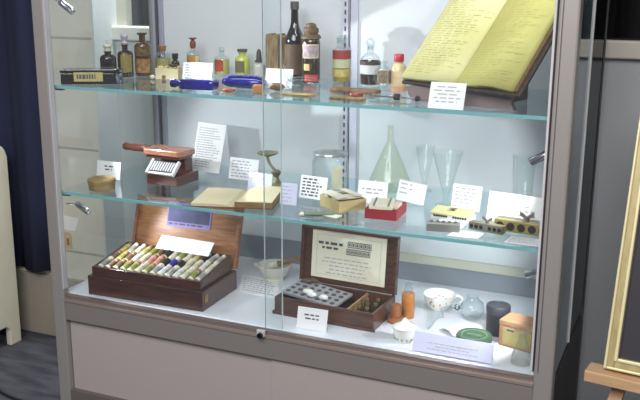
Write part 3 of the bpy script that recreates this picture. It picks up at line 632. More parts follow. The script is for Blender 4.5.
# open pale book
t = thing('open_book', 'thick open book with blank cream pages at the shelf front', 'book', (0.684, 0.20, Z2), 16)
CP = mat('cream_page', (218, 204, 170), rough=0.75, rgb2=(206, 190, 154), nscale=5)
def bpage(s, thick, nm):
    PWD = 0.145 if s < 0 else 0.131
    def f(u, v): return (s * u * PWD, -0.115 + 0.23 * v, 0.003 + thick * (math.sin(min(u * 1.6, 1) * PI / 2) * 0.5 + 0.5 * (1 - u * 0.3)) - 0.006 * (1 - min(u * 6, 1)))
    pb = MB(); pb.grid(14, 2, f); pb.grid(14, 2, lambda u, v: (s * u * PWD, -0.115 + 0.23 * v, 0.003))
    for v in (0, 1):
        for i in range(14): pb.poly([f(i / 14, v), f((i + 1) / 14, v), (s * (i + 1) / 14 * PWD, -0.115 + 0.23 * v, 0.003), (s * i / 14 * PWD, -0.115 + 0.23 * v, 0.003)])
    pb.poly([f(1, 0), f(1, 1), (s * PWD, 0.115, 0.003), (s * PWD, -0.115, 0.003)])
    return pb.build(nm, CP, t)
bpage(-1, 0.010, 'page_block'); bpage(1, 0.024, 'page_block')
MB().box((-0.006, 0, 0.0015), (0.284, 0.236, 0.003)).build('cover', mat('red_brown_cover', (124, 78, 52), rough=0.6), t)
MB().box((0.132, 0, 0.013), (0.002, 0.225, 0.018)).box((0.068, -0.116, 0.013), (0.126, 0.002, 0.017)).build('page_edges', mat('brown_page_edges', (156, 126, 82), rough=0.8, rgb2=(112, 84, 50), nscale=30, stretch=(1, 1, 12)), t)

# brass scale
BR = mat('dull_brass', (136, 132, 96), rough=0.4, metal=0.5, noise=0.2, nscale=40)
t = thing('brass_scale', 'dull green brass counter scale with shallow dish on a stem', 'scale', (0.705, 0.41, Z2))
MB().lathe([(0, 0), (0.055, 0), (0.056, 0.006), (0.045, 0.014), (0.022, 0.02), (0.012, 0.03), (0.009, 0.042), (0.016, 0.052), (0.018, 0.062), (0.010, 0.068), (0, 0.07)], 28, M=T(0.012, 0, 0)).build('scale_base', BR, t, smooth=True)
MB().tube([(0.012, 0, 0.06), (-0.012, 0, 0.085), (-0.022, 0, 0.105), (-0.022, 0, 0.118)], [0.006, 0.005, 0.006, 0.006], 10).build('stem', BR, t, smooth=True)
MB().lathe([(0, 0.114), (0.015, 0.116), (0.038, 0.126), (0.040, 0.130), (0.036, 0.129), (0.015, 0.121), (0, 0.120)], 32, M=T(-0.022, 0, 0)).build('dish', BR, t, smooth=True)

# big jar
t = thing('glass_jar', 'big clear glass jar with flat silvery lid behind the cream cachet box', 'jar', (0.945, 0.375, Z2))
MB().lathe([(0, 0.003), (0.055, 0.0), (0.063, 0.006), (0.063, 0.125), (0.056, 0.14), (0.056, 0.15)], 36).build('glass_body', CLEAR, t, smooth=True)
MB().lathe([(0.060, 0.15), (0.062, 0.153), (0.060, 0.158), (0.03, 0.162), (0.02, 0.166), (0, 0.167)], 32).build('lid', mat('silver_lid', (176, 180, 184), rough=0.25, metal=0.6), t, smooth=True)
MB().lathe([(0.0635, 0.04), (0.0635, 0.12)], 12, a0=-62, a1=-25).build('paper_label', mat('pale_jar_label', (204, 206, 178), rough=0.7, noise=0.1), t, smooth='all')

# cachet boxes
YB = mat('straw_board', (196, 178, 124), rough=0.7, noise=0.08)
def open_box(t, lx, ly, h, m, th=0.004, nm='box_body'):
    b = MB().box((0, -ly / 2 + th / 2, h / 2), (lx, th, h)).box((0, ly / 2 - th / 2, h / 2), (lx, th, h)).box((-lx / 2 + th / 2, 0, h / 2), (th, ly - 2 * th, h)).box((lx / 2 - th / 2, 0, h / 2), (th, ly - 2 * th, h)).box((0, 0, 0.0015), (lx - 2 * th, ly - 2 * th, 0.003))
    return b.build(nm, m, t)
t = thing('cachet_box', 'straw coloured open card box full of folded paper packets', 'box', (1.045, 0.25, Z2), -37)
open_box(t, 0.125, 0.105, 0.038, YB)
PKT = mat('packet_paper', (224, 218, 196), rough=0.7, noise=0.06); PKG = mat('packet_grey_green', (118, 128, 110), rough=0.7, noise=0.1)
for i, (x, y, a, m) in enumerate([(-0.035, 0, 4, PKT), (-0.012, 0.002, -3, PKG), (0.012, -0.002, 3, PKT), (0.036, 0.0, -5, PKT)]):
    MB().box((x, y, 0.040 + 0.004 * (i % 2)), (0.022, 0.09, 0.010), RZ(a)).build('packet', m, t, bev=0.001)
MB().box((0, -0.028, 0.052), (0.11, 0.036, 0.002), RX(6)).build('packet', PKT, t)
MB().box((0.006, 0.022, 0.053), (0.115, 0.03, 0.002), RX(-5)).build('packet', PKT, t)
t = thing('cachet_box', 'red open card box with striped cream packets', 'box', (1.208, 0.22, Z2), 4)
RB = mat('red_card_box', (156, 36, 48), rough=0.5, noise=0.06)
open_box(t, 0.105, 0.13, 0.032, RB)
MB().box((-0.012, 0, 0.036), (0.076, 0.11, 0.012), RZ(10)).build('packet', PKT, t, bev=0.001)
MB().box((-0.035, 0, 0.0425), (0.006, 0.112, 0.0012), RZ(10)).box((0.012, 0, 0.0425), (0.006, 0.112, 0.0012), RZ(10)).build('packet_stripe', PKG, t)
MB().box((0.038, 0.0, 0.034), (0.02, 0.05, 0.016)).build('packet', mat('pink_packet', (226, 200, 188), rough=0.7), t, bev=0.001)
for i, (x, y, a, m, l) in enumerate([(1.0, 0.115, 10, PKT, 'lowest cream folded packet of the loose pile at the shelf front'), (1.045, 0.115, -14, PKT, 'cream folded packet lying crosswise on the loose pile at the shelf front'), (1.02, 0.105, 28, PKG, 'grey green folded packet in the loose pile at the shelf front')]):
    o = MB().box((0, 0, 0.003), (0.095, 0.035, 0.004)).build('paper_packet', m, loc=(x, y, Z2 + 0.0045 * i), rot=(0, 0, R(a)), bev=0.0008); tag(o, l, 'packet', 'loose paper packets')

# laboratory glass
t = thing('conical_flask', 'tall pale conical glass flask with narrow neck', 'flask', (1.095, 0.58, Z2))
MB().lathe([(0, 0.002), (0.076, 0), (0.082, 0.006), (0.080, 0.02), (0.05, 0.09), (0.022, 0.155), (0.012, 0.175), (0.010, 0.23), (0.014, 0.232)], 36).build('glass_body', YGLASS, t, smooth=True)
t = thing('glass_measure', 'tall clear conical glass measure on a foot, left of the yellow topped mould card', 'measure', (1.352, 0.42, Z2))
MB().lathe([(0, 0.002), (0.035, 0), (0.036, 0.005), (0.012, 0.012), (0.007, 0.03), (0.014, 0.05), (0.05, 0.18), (0.053, 0.186)], 32).build('glass_body', PALE, t, smooth=True)
t = thing('glass_measure', 'second clear glass measure, slimmer and further back beside the conical flask', 'measure', (1.22, 0.6, Z2))
MB().lathe([(0, 0.002), (0.03, 0), (0.031, 0.005), (0.010, 0.012), (0.008, 0.04), (0.016, 0.06), (0.034, 0.16), (0.036, 0.164)], 32).build('glass_body', PALE, t, smooth=True)
t = thing('glass_tumbler', 'small clear glass cup at the back above the wide text sheet', 'glass', (1.575, 0.62, Z2))
MB().lathe([(0, 0.003), (0.025, 0), (0.028, 0.004), (0.034, 0.15), (0.036, 0.155)], 32).build('glass_body', PALE, t, smooth=True)

# suppository moulds
GB = mat('grey_brass', (134, 132, 116), rough=0.4, metal=0.45, noise=0.15, nscale=50)
YBR = mat('yellow_brass', (170, 156, 98), rough=0.35, metal=0.4, noise=0.15, nscale=50)
HOLE = mat('mould_hole', (30, 26, 24), rough=0.6)
def disc_row(n, x0, x1, z, r, y, sq=False):
    b = MB()
    for i in range(n):
        x = x0 + (x1 - x0) * i / (n - 1); b.lathe([(0, 0), (r, 0), (r, 0.0015), (0, 0.0015)], 18, M=T(x, y, z) @ RX(90))
    return b
def wing(t, x, z, m, s=1.0):
    o = MB().lathe([(0, 0), (0.007 * s, 0), (0.007 * s, 0.010 * s), (0, 0.012 * s)], 14, M=T(x, 0, z)).build('wing_nut', m, t, smooth=True)
    MB().prism([(-0.004, 0), (0.004, 0), (0.020, 0.010), (0.020, 0.020), (0.012, 0.018), (0, 0.008), (-0.012, 0.018), (-0.020, 0.020), (-0.020, 0.010)], -0.002, 0.002, T(x, 0, z + 0.004) @ Matrix.Scale(s, 4) @ RX(90)).build('wings', m, o)
t = thing('suppository_mould', 'plain grey metal bar mould at the shelf front', 'mould', (1.43, 0.115, Z2), 10)
MB().box((0, 0, 0.013), (0.1, 0.032, 0.026)).build('mould_block', mat('dull_grey_metal', (146, 146, 140), rough=0.4, metal=0.4, noise=0.12, nscale=50), t, bev=0.002)
disc_row(5, -0.036, 0.036, 0.0265, 0.006, 0).build('mould_holes', GB, t)
t = thing('suppository_mould', 'small brass bar mould with six holes in its face and wing screw', 'mould', (1.552, 0.165, Z2), -13)
MB().box((0, -0.006, 0.0125), (0.112, 0.012, 0.025)).build('mould_half', GB, t, bev=0.0015)
MB().box((0, 0.0075, 0.0125), (0.112, 0.012, 0.025)).build('mould_half', YBR, t, bev=0.0015)
disc_row(3, -0.046, -0.014, 0.0125, 0.0062, -0.0115).build('mould_holes', HOLE, t); disc_row(3, 0.014, 0.046, 0.0125, 0.0062, -0.0115).build('mould_holes', HOLE, t)
wing(t, 0, 0.025, GB, 0.8)
t = thing('suppository_mould', 'large brass bar mould with five big holes and wing nut on top', 'mould', (1.655, 0.20, Z2), -7)
MB().box((0, -0.012, 0.0185), (0.17, 0.022, 0.037)).build('mould_half', YBR, t, bev=0.002)
MB().box((0, 0.0125, 0.0185), (0.17, 0.022, 0.037)).build('mould_half', GB, t, bev=0.002)
disc_row(5, -0.066, 0.066, 0.018, 0.0125, -0.0225).build('mould_holes', HOLE, t)
wing(t, 0.008, 0.037, GB, 1.1)
t = thing('suppository_mould', 'pale yellow topped mould block with a row of small dark holes', 'mould', (1.42, 0.265, Z2), -6)
MB().box((0, 0, 0.008), (0.13, 0.06, 0.016)).build('mould_block', WHM, t, bev=0.002)
MB().box((0, 0.002, 0.024), (0.132, 0.062, 0.004), RX(9)).build('top_plate', mat('pale_yellow_plate', (228, 222, 160), rough=0.4, noise=0.05), t)
disc_row(6, -0.052, -0.012, 0.012, 0.0035, -0.0305).build('small_holes', HOLE, t); disc_row(6, 0.012, 0.052, 0.012, 0.0035, -0.0305).build('small_holes', HOLE, t)
MB().lathe([(0, 0.024), (0.004, 0.024), (0.004, 0.031), (0.012, 0.033), (0, 0.035)], 12).build('screw_knob', GB, t, smooth=True)

# ------------------------------------------------------------------ case floor: medicine chest
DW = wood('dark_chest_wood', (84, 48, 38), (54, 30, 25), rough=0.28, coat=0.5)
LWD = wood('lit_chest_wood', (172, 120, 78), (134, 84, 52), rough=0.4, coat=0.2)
ch = thing('medicine_chest', 'open dark wooden medicine chest filled with rows of vials', 'chest', (0.358, 0.19, Z0), 2)
CX_, CY_ = 0.475, 0.26
def case(t, lx, ly, h, m, th=0.012, nm='chest_body'):
    return MB().box((0, -ly / 2 + th / 2, h / 2), (lx, th, h)).box((0, ly / 2 - th / 2, h / 2), (lx, th, h)).box((-lx / 2 + th / 2, 0, h / 2), (th, ly - 2 * th, h)).box((lx / 2 - th / 2, 0, h / 2), (th, ly - 2 * th, h)).box((0, 0, 0.004), (lx - 2 * th, ly - 2 * th, 0.008)).build(nm, m, t, bev=0.002)
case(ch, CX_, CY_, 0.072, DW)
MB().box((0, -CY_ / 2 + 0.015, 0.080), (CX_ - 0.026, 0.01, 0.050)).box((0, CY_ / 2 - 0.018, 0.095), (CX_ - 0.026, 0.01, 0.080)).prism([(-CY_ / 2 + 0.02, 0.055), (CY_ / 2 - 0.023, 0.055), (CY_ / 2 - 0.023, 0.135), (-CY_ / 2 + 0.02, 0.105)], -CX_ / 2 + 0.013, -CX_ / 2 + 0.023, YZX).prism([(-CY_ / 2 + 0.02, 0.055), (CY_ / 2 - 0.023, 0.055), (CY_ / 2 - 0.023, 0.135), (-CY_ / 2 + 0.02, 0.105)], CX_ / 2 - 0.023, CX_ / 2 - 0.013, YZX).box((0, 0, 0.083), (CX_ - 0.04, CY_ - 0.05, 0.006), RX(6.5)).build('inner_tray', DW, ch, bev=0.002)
MB().box((CX_ / 2 + 0.0008, -0.105, 0.042), (0.002, 0.022, 0.026)).build('lock_plate', mat('brass_plate', (166, 128, 78), rough=0.4, metal=0.5), ch)
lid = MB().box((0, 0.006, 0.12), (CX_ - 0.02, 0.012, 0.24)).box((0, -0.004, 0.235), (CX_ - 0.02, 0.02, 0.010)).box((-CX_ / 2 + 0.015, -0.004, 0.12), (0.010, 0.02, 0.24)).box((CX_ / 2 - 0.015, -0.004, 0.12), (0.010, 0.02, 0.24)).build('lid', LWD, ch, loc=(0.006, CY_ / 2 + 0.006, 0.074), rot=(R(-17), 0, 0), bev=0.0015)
lp = MB().box((0.004, -0.0015, 0.178), (0.19, 0.002, 0.095)).build('lid_label', mat('purple_label', (146, 130, 190), rough=0.6), lid)
MB().box((0.004, -0.003, 0.182), (0.18, 0.001, 0.066)).build('label_picture', mat('violet_picture', (50, 46, 88), rough=0.6, rgb2=(84, 84, 130), nscale=14), lp)
bars(-0.08, 0.09, 0.134, 0.148, 1, 77, fill=(0.7, 0.9), wordw=0.02, y=-0.0035).build('label_text', INK, lp)
# card on the vials
c = card('text_card', 'blank white card lying on the vials inside the wooden medicine chest', 0.395, 0.262, Z0 + 0.134, 0.235, 0.060, -2, 48, None, strut=False)

# vials: one prototype per kind, copied
VIAL = [('cream', (222, 214, 190)), ('olive green', (150, 152, 76)), ('white', (228, 228, 230)), ('brown', (122, 94, 66)), ('yellow', (204, 188, 104)), ('blue', (52, 58, 170)), ('black', (36, 30, 30)), ('pink', (214, 150, 140)), ('grey', (166, 164, 160))]
protos = {}
def make_vial(nm, rgb):
    t = thing('glass_vial', '', 'vial', (0, 0, 0))
    g = mat('vial_' + nm, rgb, rough=0.35, coat=0.3, rgb2=tuple(int(v * 0.72) for v in rgb), nscale=60)
    MB().tube([(0, -0.033, 0), (0, 0.016, 0)], 0.0118, 12).build('vial_body', g, t, smooth=True)
    MB().tube([(0, 0.016, 0), (0, 0.020, 0), (0, 0.024, 0)], [0.0105, 0.008, 0.008], 12).build('vial_neck', mat('vial_glass', (206, 206, 196), rough=0.2, coat=0.4), t, smooth=True)
    MB().tube([(0, 0.022, 0), (0, 0.034, 0)], 0.0092, 12).build('vial_stopper', CORK if nm in ('olive green', 'brown', 'yellow', 'pink') else mat('pale_cap', (214, 206, 182), rough=0.4), t, smooth=True)
    MB().tube([(0, -0.030, 0.0), (0, -0.020, 0.0)], 0.0120, 12).build('vial_label', mat('vial_label', (232, 226, 204), rough=0.8, noise=0.25, nscale=220), t, smooth=True)
    return t
def dup(root, loc, rot):
    r = root.copy(); col.objects.link(r); r.location = loc; r.rotation_euler = rot
    for chd in list(root.children):
        k = chd.copy(); col.objects.link(k); k.parent = r
    return r
rnd = random.Random(12)
NV = 14
order = []
for row in range(3):
    ks = [rnd.choice([0, 0, 1, 2, 2, 3, 4, 8]) for _ in range(NV)]
    if row == 1: ks[5] = 7; ks[6] = 7; ks[7] = 6; ks[8] = 5; ks[9] = 6; ks[1] = 1
    if row == 0: ks[1] = 3; ks[4] = 1; ks[6] = 1
    if row == 2: ks[6] = 6; ks[11] = 6
    order.append(ks)
rowname = ('front', 'middle', 'back')
ca, sa = math.cos(R(2)), math.sin(R(2))
for row in range(3):
    for i, k in enumerate(order[row]):
        nm, rgb = VIAL[k]
        lx = -0.203 + 0.406 * i / (NV - 1); ly = -0.068 + row * 0.066
        loc = (0.358 + lx * ca - ly * sa, 0.19 + lx * sa + ly * ca, Z0 + 0.104 + row * 0.009)
        rot = (R(17 + rnd.uniform(-3, 3)), 0, R(-4 + rnd.uniform(-4, 4)))
        if nm not in protos:
            v = make_vial(nm, rgb); protos[nm] = v; v.location = loc; v.rotation_euler = rot
        else: v = dup(protos[nm], loc, rot)
        v['group'] = '%s vials in the %s row of the chest' % (nm, rowname[row])
        v['label'] = 'small %s filled glass vial in the %s row of the wooden medicine chest' % (nm, rowname[row])

# mortar and pestle
WM = mat('white_ceramic', (226, 222, 208), rough=0.25, coat=0.4)
t = thing('mortar', 'white ceramic mortar with pouring lip beside the medicine chest', 'mortar', (0.675, 0.475, Z0))
MB().lathe([(0, 0), (0.036, 0), (0.038, 0.006), (0.034, 0.012), (0.050, 0.028), (0.062, 0.050), (0.066, 0.062), (0.063, 0.064), (0.056, 0.052), (0.042, 0.032), (0.02, 0.02), (0, 0.018)], 36).build('mortar_bowl', WM, t, smooth=True)
MB().prism([(-0.012, 0), (0.012, 0), (0, -0.016)], 0.056, 0.064, T(-0.06, -0.02, 0) @ RZ(-70)).build('pouring_lip', WM, t)
t = thing('pestle', 'pestle with white head and wooden handle resting in the mortar', 'pestle', (0.675, 0.475, Z0))
MB().tube([(-0.036, -0.004, 0.051), (-0.024, -0.003, 0.053), (0.012, 0.004, 0.064)], [0.013, 0.017, 0.014], 16).build('pestle_head', WM, t, smooth='all')
MB().tube([(0.008, 0.004, 0.063), (0.03, 0.009, 0.071), (0.15, 0.04, 0.112)], [0.011, 0.010, 0.010], 14).build('handle', wood('pestle_wood', (166, 136, 100), (130, 100, 70), rough=0.6), t, smooth=True)

# homeopathic chest
HW = wood('homeo_wood', (96, 62, 46), (62, 38, 30), rough=0.35, coat=0.4)
hc = thing('homeopathic_chest', 'open dark wooden homeopathic chest with printed sheet inside its lid', 'chest', (1.02, 0.25, Z0), -2.5)
HX, HY, HH = 0.37, 0.195, 0.062
case(hc, HX, HY, HH, HW, 0.010)
MB().box((0, -HY / 2 - 0.001, 0.006), (HX + 0.012, 0.01, 0.012)).box((-HX / 2 - 0.001, 0, 0.006), (0.01, HY + 0.012, 0.012)).build('base_moulding', HW, hc, bev=0.002)
MB().box((0.085, 0, 0.034), (0.006, HY - 0.02, 0.05)).build('partition', wood('pale_partition', (178, 146, 100), (150, 116, 74)), hc)
hl = MB().box((0, 0.006, 0.103), (HX, 0.012, 0.206)).box((0, -0.004, 0.201), (HX, 0.02, 0.010)).box((-HX / 2 + 0.005, -0.004, 0.103), (0.010, 0.02, 0.206)).box((HX / 2 - 0.005, -0.004, 0.103), (0.010, 0.02, 0.206)).build('lid', HW, hc, loc=(0, HY / 2 + 0.004, HH), rot=(R(-6), 0, 0), bev=0.0015)
lp = MB().box((0, 0, 0), (0.285, 0.0016, 0.172)).build('lid_sheet', mat('aged_print_sheet', (236, 231, 212), rough=0.8, rgb2=(222, 215, 190), nscale=9), hl, loc=(-0.002, -0.0012, 0.107))
Y = -0.0014
bars(-0.118, -0.018, 0.036, 0.048, 1, 51, fill=(1, 1), wordw=0.02, th=0.8, y=Y).build('heading_text', INK, lp)
bars(-0.103, -0.035, 0.02, 0.031, 1, 52, fill=(1, 1), wordw=0.018, th=0.75, y=Y).build('heading_text', INK, lp)
b = MB()
for z0 in (0.036, 0.01):
    for i in range(6):
        x = -0.004 + i * 0.0155 + (0 if z0 > 0.02 else -0.004); h = 0.022
        for (a, c_) in (((x, z0), (x + 0.0135, z0 + 0.003)), ((x, z0 + h - 0.003), (x + 0.0135, z0 + h)), ((x, z0), (x + 0.002, z0 + h)), ((x + 0.0115, z0), (x + 0.0135, z0 + h)), ((x + 0.004, z0 + 0.006), (x + 0.009, z0 + 0.016))):
            b.poly([(a[0], Y, a[1]), (c_[0], Y, a[1]), (c_[0], Y, c_[1]), (a[0], Y, c_[1])])
b.build('boxed_print', INK, lp)
bars(-0.11, 0.1, -0.072, -0.004, 5, 53, fill=(0.6, 0.95), wordw=0.016, th=0.3, center=True, y=Y).build('body_text', INKP, lp)
b = MB()
for (x0, z0, x1, z1) in ((-0.124, -0.074, -0.1228, 0.072), (0.1228, -0.074, 0.124, 0.072), (-0.124, 0.071, 0.124, 0.072), (-0.124, -0.074, 0.124, -0.073)): b.poly([(x0, Y, z0), (x1, Y, z0), (x1, Y, z1), (x0, Y, z1)])
b.build('print_border', INKP, lp)
# metal tray tilted in the chest
tr = thing('pill_tray', 'grey metal tray with rows of round holes tilted across the homeopathic chest', 'tray', (0.955, 0.243, Z0 + 0.064), -8)
Mt = RY(4) @ RX(4)
MB().box((0, 0, 0), (0.215, 0.125, 0.010), Mt).build('tray_plate', mat('grey_tray_metal', (176, 176, 184), rough=0.35, metal=0.35, noise=0.12, nscale=30), tr, bev=0.002)
b = MB()
for j in range(4):
    for i in range(7): b.lathe([(0, 0), (0.0088, 0), (0.0088, 0.0012), (0, 0.0012)], 16, M=Mt @ T(-0.089 + i * 0.0295, -0.045 + j * 0.03, 0.0046))
b.build('tray_holes', mat('dark_tray_hole', (70, 70, 78), rough=0.5), tr)
for i, (x, y, s, l) in enumerate([(-0.018, -0.03, 1.0, 'left white cotton tuft of the two touching on the metal tray'), (0.006, -0.042, 0.95, 'right white cotton tuft of the two touching on the metal tray'), (0.05, -0.038, 0.9, 'single white cotton tuft near the right end of the metal tray')]):
    o = MB().blob((0, 0, 0.008), 0.018 * s, 0.013 * s, 0.010 * s, 3, 0.10, 20 + i).build('cotton_tuft', mat('cotton', (236, 234, 232), rough=0.95), smooth='all'); tag(o, l, 'cotton', 'cotton tufts on the metal tray')
    p = Matrix.Translation((0.955, 0.243, Z0 + 0.064)) @ RZ(-8) @ Mt @ Vector((x, y, 0.006)); o.location = p
for i, (x, y, a) in enumerate([(0.89, 0.30, 20), (0.915, 0.31, -30)]):
    o = MB().blob((0, 0, 0.006), 0.020, 0.010, 0.008, 2, 0.2, 40 + i).build('herb_clump', mat('dark_herb2', (92, 82, 72), rough=0.9), loc=(x, y, Z0 + 0.078), rot=(0, 0, R(a))); tag(o, ('left' if i == 0 else 'right') + ' dark herb clump at the back left corner of the metal tray', 'herb')
VK = [(1.128, 0.20), (1.158, 0.195), (1.145, 0.235), (1.172, 0.24), (1.13, 0.27), (1.165, 0.285)]
pv = None
for i, (x, y) in enumerate(VK):
    if pv is None:
        pv = thing('dark_vial', '', 'vial', (0, 0, 0))
        MB().lathe([(0, 0), (0.011, 0), (0.011, 0.034), (0.007, 0.040), (0.007, 0.046), (0, 0.046)], 14).build('vial_body', mat('vial_dark_green', (56, 58, 40), rough=0.15, coat=0.5), pv, smooth=True)
        MB().lathe([(0, 0.044), (0.0065, 0.044), (0.0075, 0.054), (0, 0.054)], 12).build('vial_stopper', mat('dull_cork', (112, 92, 62), rough=0.8), pv, smooth=True)
        v = pv
    else: v = dup(pv, (0, 0, 0), (0, 0, 0))
    v.location = (x, y, Z0 + 0.0085); v.rotation_euler = (R(0), 0, 0)
    v['group'] = 'dark vials in the homeopathic chest'
    v['label'] = 'short dark green corked vial in the right compartment of the homeopathic chest'

# small things at the right
TC = mat('terracotta_wood', (152, 96, 56), rough=0.55, rgb2=(140, 84, 46), nscale=40)
t = thing('wooden_thimble_case', 'small brown turned wooden case with domed top beside the homeopathic chest', 'case', (1.238, 0.262, Z0))
MB().lathe([(0, 0), (0.029, 0), (0.030, 0.006), (0.027, 0.021)], 28).lathe([(0.027, 0.021), (0, 0.021)], 28).build('case_base', TC, t, smooth=True)
MB().lathe([(0.0205, 0.0212), (0.0185, 0.03), (0.0185, 0.052), (0.015, 0.062), (0.006, 0.066), (0, 0.066)], 28).build('domed_lid', TC, t, smooth=True)
t = thing('amber_phial', 'slim amber wooden phial case with clear glass stopper', 'phial', (1.262, 0.318, Z0))
MB().lathe([(0, 0), (0.022, 0), (0.0225, 0.003), (0.0225, 0.083), (0.02, 0.088), (0, 0.088)], 24).build('phial_body', mat('honey_amber', (186, 124, 62), rough=0.3, coat=0.4, rgb2=(166, 100, 44), nscale=25), t, smooth=True)
MB().lathe([(0.015, 0.088), (0.015, 0.104), (0.010, 0.108), (0.012, 0.122), (0, 0.124)], 20).build('glass_stopper', CLEAR, t, smooth=True)
CUPM = mat('white_porcelain', (240, 238, 232), rough=0.15, coat=0.5)
t = thing('teacup', 'white porcelain teacup with painted sprigs and one loop handle', 'cup', (1.338, 0.435, Z0), 15)
MB().lathe([(0, 0.002), (0.028, 0), (0.030, 0.004), (0.042, 0.014), (0.050, 0.034), (0.055, 0.053), (0.057, 0.058), (0.055, 0.058), (0.048, 0.036), (0.032, 0.012), (0, 0.008)], 40).build('cup_body', CUPM, t, smooth=True)
MB().tube([(0.052, 0, 0.048), (0.066, 0, 0.054), (0.079, 0, 0.047), (0.080, 0, 0.034), (0.068, 0, 0.019), (0.046, 0, 0.021)], 0.0048, 10).build('handle', CUPM, t, smooth='all')
b = MB(); rnd = random.Random(6)
GRN = mat('painted_leaf', (110, 140, 70), rough=0.4); PNK = mat('painted_flower', (206, 130, 120), rough=0.4)
def sprig(m, spots, nm):
    b = MB()
    for a, zf, s in spots:
        z = 0.008 + 0.048 * zf
        b.lathe([(0.0445 + 0.0125 * (z + (2 * k - 1) * s - 0.014) / 0.044, z - s + 2 * s * k) for k in (0, 1)], 4, a0=a - s * 500, a1=a + s * 500)
    b.build(nm, m, t)
sprig(GRN, [(-125, 0.55, 0.006), (-112, 0.4, 0.005), (-60, 0.6, 0.004)], 'painted_leaves')
sprig(PNK, [(-118, 0.7, 0.005), (-85, 0.5, 0.005), (-40, 0.65, 0.004)], 'painted_flowers')
b = MB()
for (x, y, s) in ((-0.012, 0.018, .007), (0.014, 0.026, .006), (0.0, 0.032, .006), (0.022, 0.012, .004)): b.blob((x, y, 0.03 + 6 * (x * x + y * y) * 1.5), s, s * 0.8, 0.0015, 1)
b.build('inner_sprig', PNK, t, smooth='all')
t = thing('lidded_pot', 'small white ribbed pot with pointed lid and green base sprigs', 'pot', (1.318, 0.115, Z0))
MB().lathe([(0, 0), (0.022, 0), (0.024, 0.004), (0.034, 0.022), (0.037, 0.042), (0.035, 0.048)], 28).build('pot_body', CUPM, t, smooth=True)
MB().lathe([(0.039, 0.048), (0.039, 0.052), (0.030, 0.058), (0.014, 0.066), (0.005, 0.078), (0, 0.082)], 28).build('pointed_lid', CUPM, t, smooth=True)
b = MB()
for a in range(0, 360, 30): b.blob((0.0305 * math.cos(R(a)), 0.0305 * math.sin(R(a)), 0.015), 0.004, 0.004, 0.006, 1)
b.build('painted_sprigs', mat('grey_green_paint', (150, 168, 146), rough=0.5), t, smooth='all')
# glass breast shield and feeding funnel
t = thing('glass_shield', 'clear glass breast shield lying between the teacup and the lidded pot', 'glass', (1.375, 0.255, Z0), 25)
MB().lathe([(0.042, 0), (0.043, 0.003), (0.038, 0.012), (0.026, 0.022), (0.014, 0.034), (0.011, 0.054), (0.014, 0.058), (0.0, 0.060)], 30, M=T(-0.03, 0, 0.043) @ RY(82)).build('glass_body', CLEAR, t, smooth=True)
t = thing('glass_feeder', 'clear glass feeding bulb with dark ring, left of the black tin', 'feeder', (1.465, 0.40, Z0), -20)
MB().lathe([(0, 0.002), (0.02, 0), (0.036, 0.012), (0.042, 0.034), (0.036, 0.056), (0.022, 0.066), (0.018, 0.078), (0.022, 0.082)], 30).build('glass_body', CLEAR, t, smooth=True)
MB().tube([(0.022 + 0.009 * math.cos(R(a)) - 0.06, -0.035, 0.038 + 0.009 * math.sin(R(a))) for a in range(0, 361, 30)], 0.0022, 6).build('dark_ring', mat('ring_dark', (66, 66, 70), rough=0.4), t, smooth='all')
MB().tube([(-0.03, -0.012, 0.04), (-0.06, -0.03, 0.034), (-0.09, -0.06, 0.02)], [0.011, 0.009, 0.008], 12).build('glass_spout', CLEAR, t, smooth='all')
o = MB().grid(12, 12, lambda u, v: (-0.04 + 0.08 * u, -0.075 + 0.15 * v, 0.004 + 0.022 * math.sin(PI * u) * (0.6 + 0.4 * math.sin(v * 7)) )).build('gauze_wrap', mat('white_gauze', (232, 234, 238), rough=0.9), smooth='all', loc=(1.472, 0.285, Z0), rot=(0, 0, R(-38)))
tag(o, 'crumpled white gauze strip lying behind the green tin', 'gauze')
BT = mat('black_tin', (40, 40, 46), rough=0.45)
t = thing('black_tin', 'upright black cylindrical tin with screw lid', 'tin', (1.573, 0.305, Z0))
MB().lathe([(0, 0), (0.036, 0), (0.037, 0.003), (0.037, 0.08), (0, 0.08)], 32).build('tin_body', BT, t, smooth=True)
MB().lathe([(0.0385, 0.072), (0.039, 0.074), (0.039, 0.096), (0.037, 0.099), (0.028, 0.099), (0.027, 0.097), (0, 0.097)], 32).build('lid', mat('black_lid', (58, 58, 66), rough=0.4), t, smooth=True)
GT = mat('green_tin', (70, 100, 72), rough=0.45, rgb2=(58, 84, 60), nscale=20)
t = thing('green_tin', 'low round green tin with pale embossed lid behind the lilac card', 'tin', (1.527, 0.178, Z0))
MB().lathe([(0, 0), (0.053, 0), (0.054, 0.003), (0.054, 0.022), (0, 0.022)], 40).build('tin_body', mat('dark_green_tin', (56, 96, 62), rough=0.4), t, smooth=True)
MB().lathe([(0.056, 0.016), (0.0565, 0.018), (0.0565, 0.032), (0.054, 0.036), (0.048, 0.036), (0.046, 0.0345), (0, 0.0345)], 40).build('lid', GT, t, smooth=True)
MB().lathe([(0.042, 0.0346), (0.041, 0.0362), (0.038, 0.0362), (0.037, 0.0346)], 40).build('embossed_ring', mat('pale_green_ring', (104, 134, 104), rough=0.4), t, smooth=True)
MB().box((0, 0, 0.0352), (0.046, 0.012, 0.0012)).build('embossed_label', mat('pale_green_ring2', (100, 130, 98), rough=0.5), t)
t = thing('wooden_box', 'pale wooden box with yellowed label beside the right hand post', 'box', (1.662, 0.235, Z0), -14)
MB().box((0, 0, 0.035), (0.112, 0.08, 0.07)).build('box_body', wood('pale_box_wood', (176, 136, 98), (156, 114, 78), rough=0.6, coat=0.0), t, bev=0.002)
MB().box((0, 0, 0.079), (0.114, 0.082, 0.016)).build('lid', wood('pale_lid_wood', (182, 142, 110), (164, 124, 90), rough=0.6, coat=0.0), t, bev=0.002)
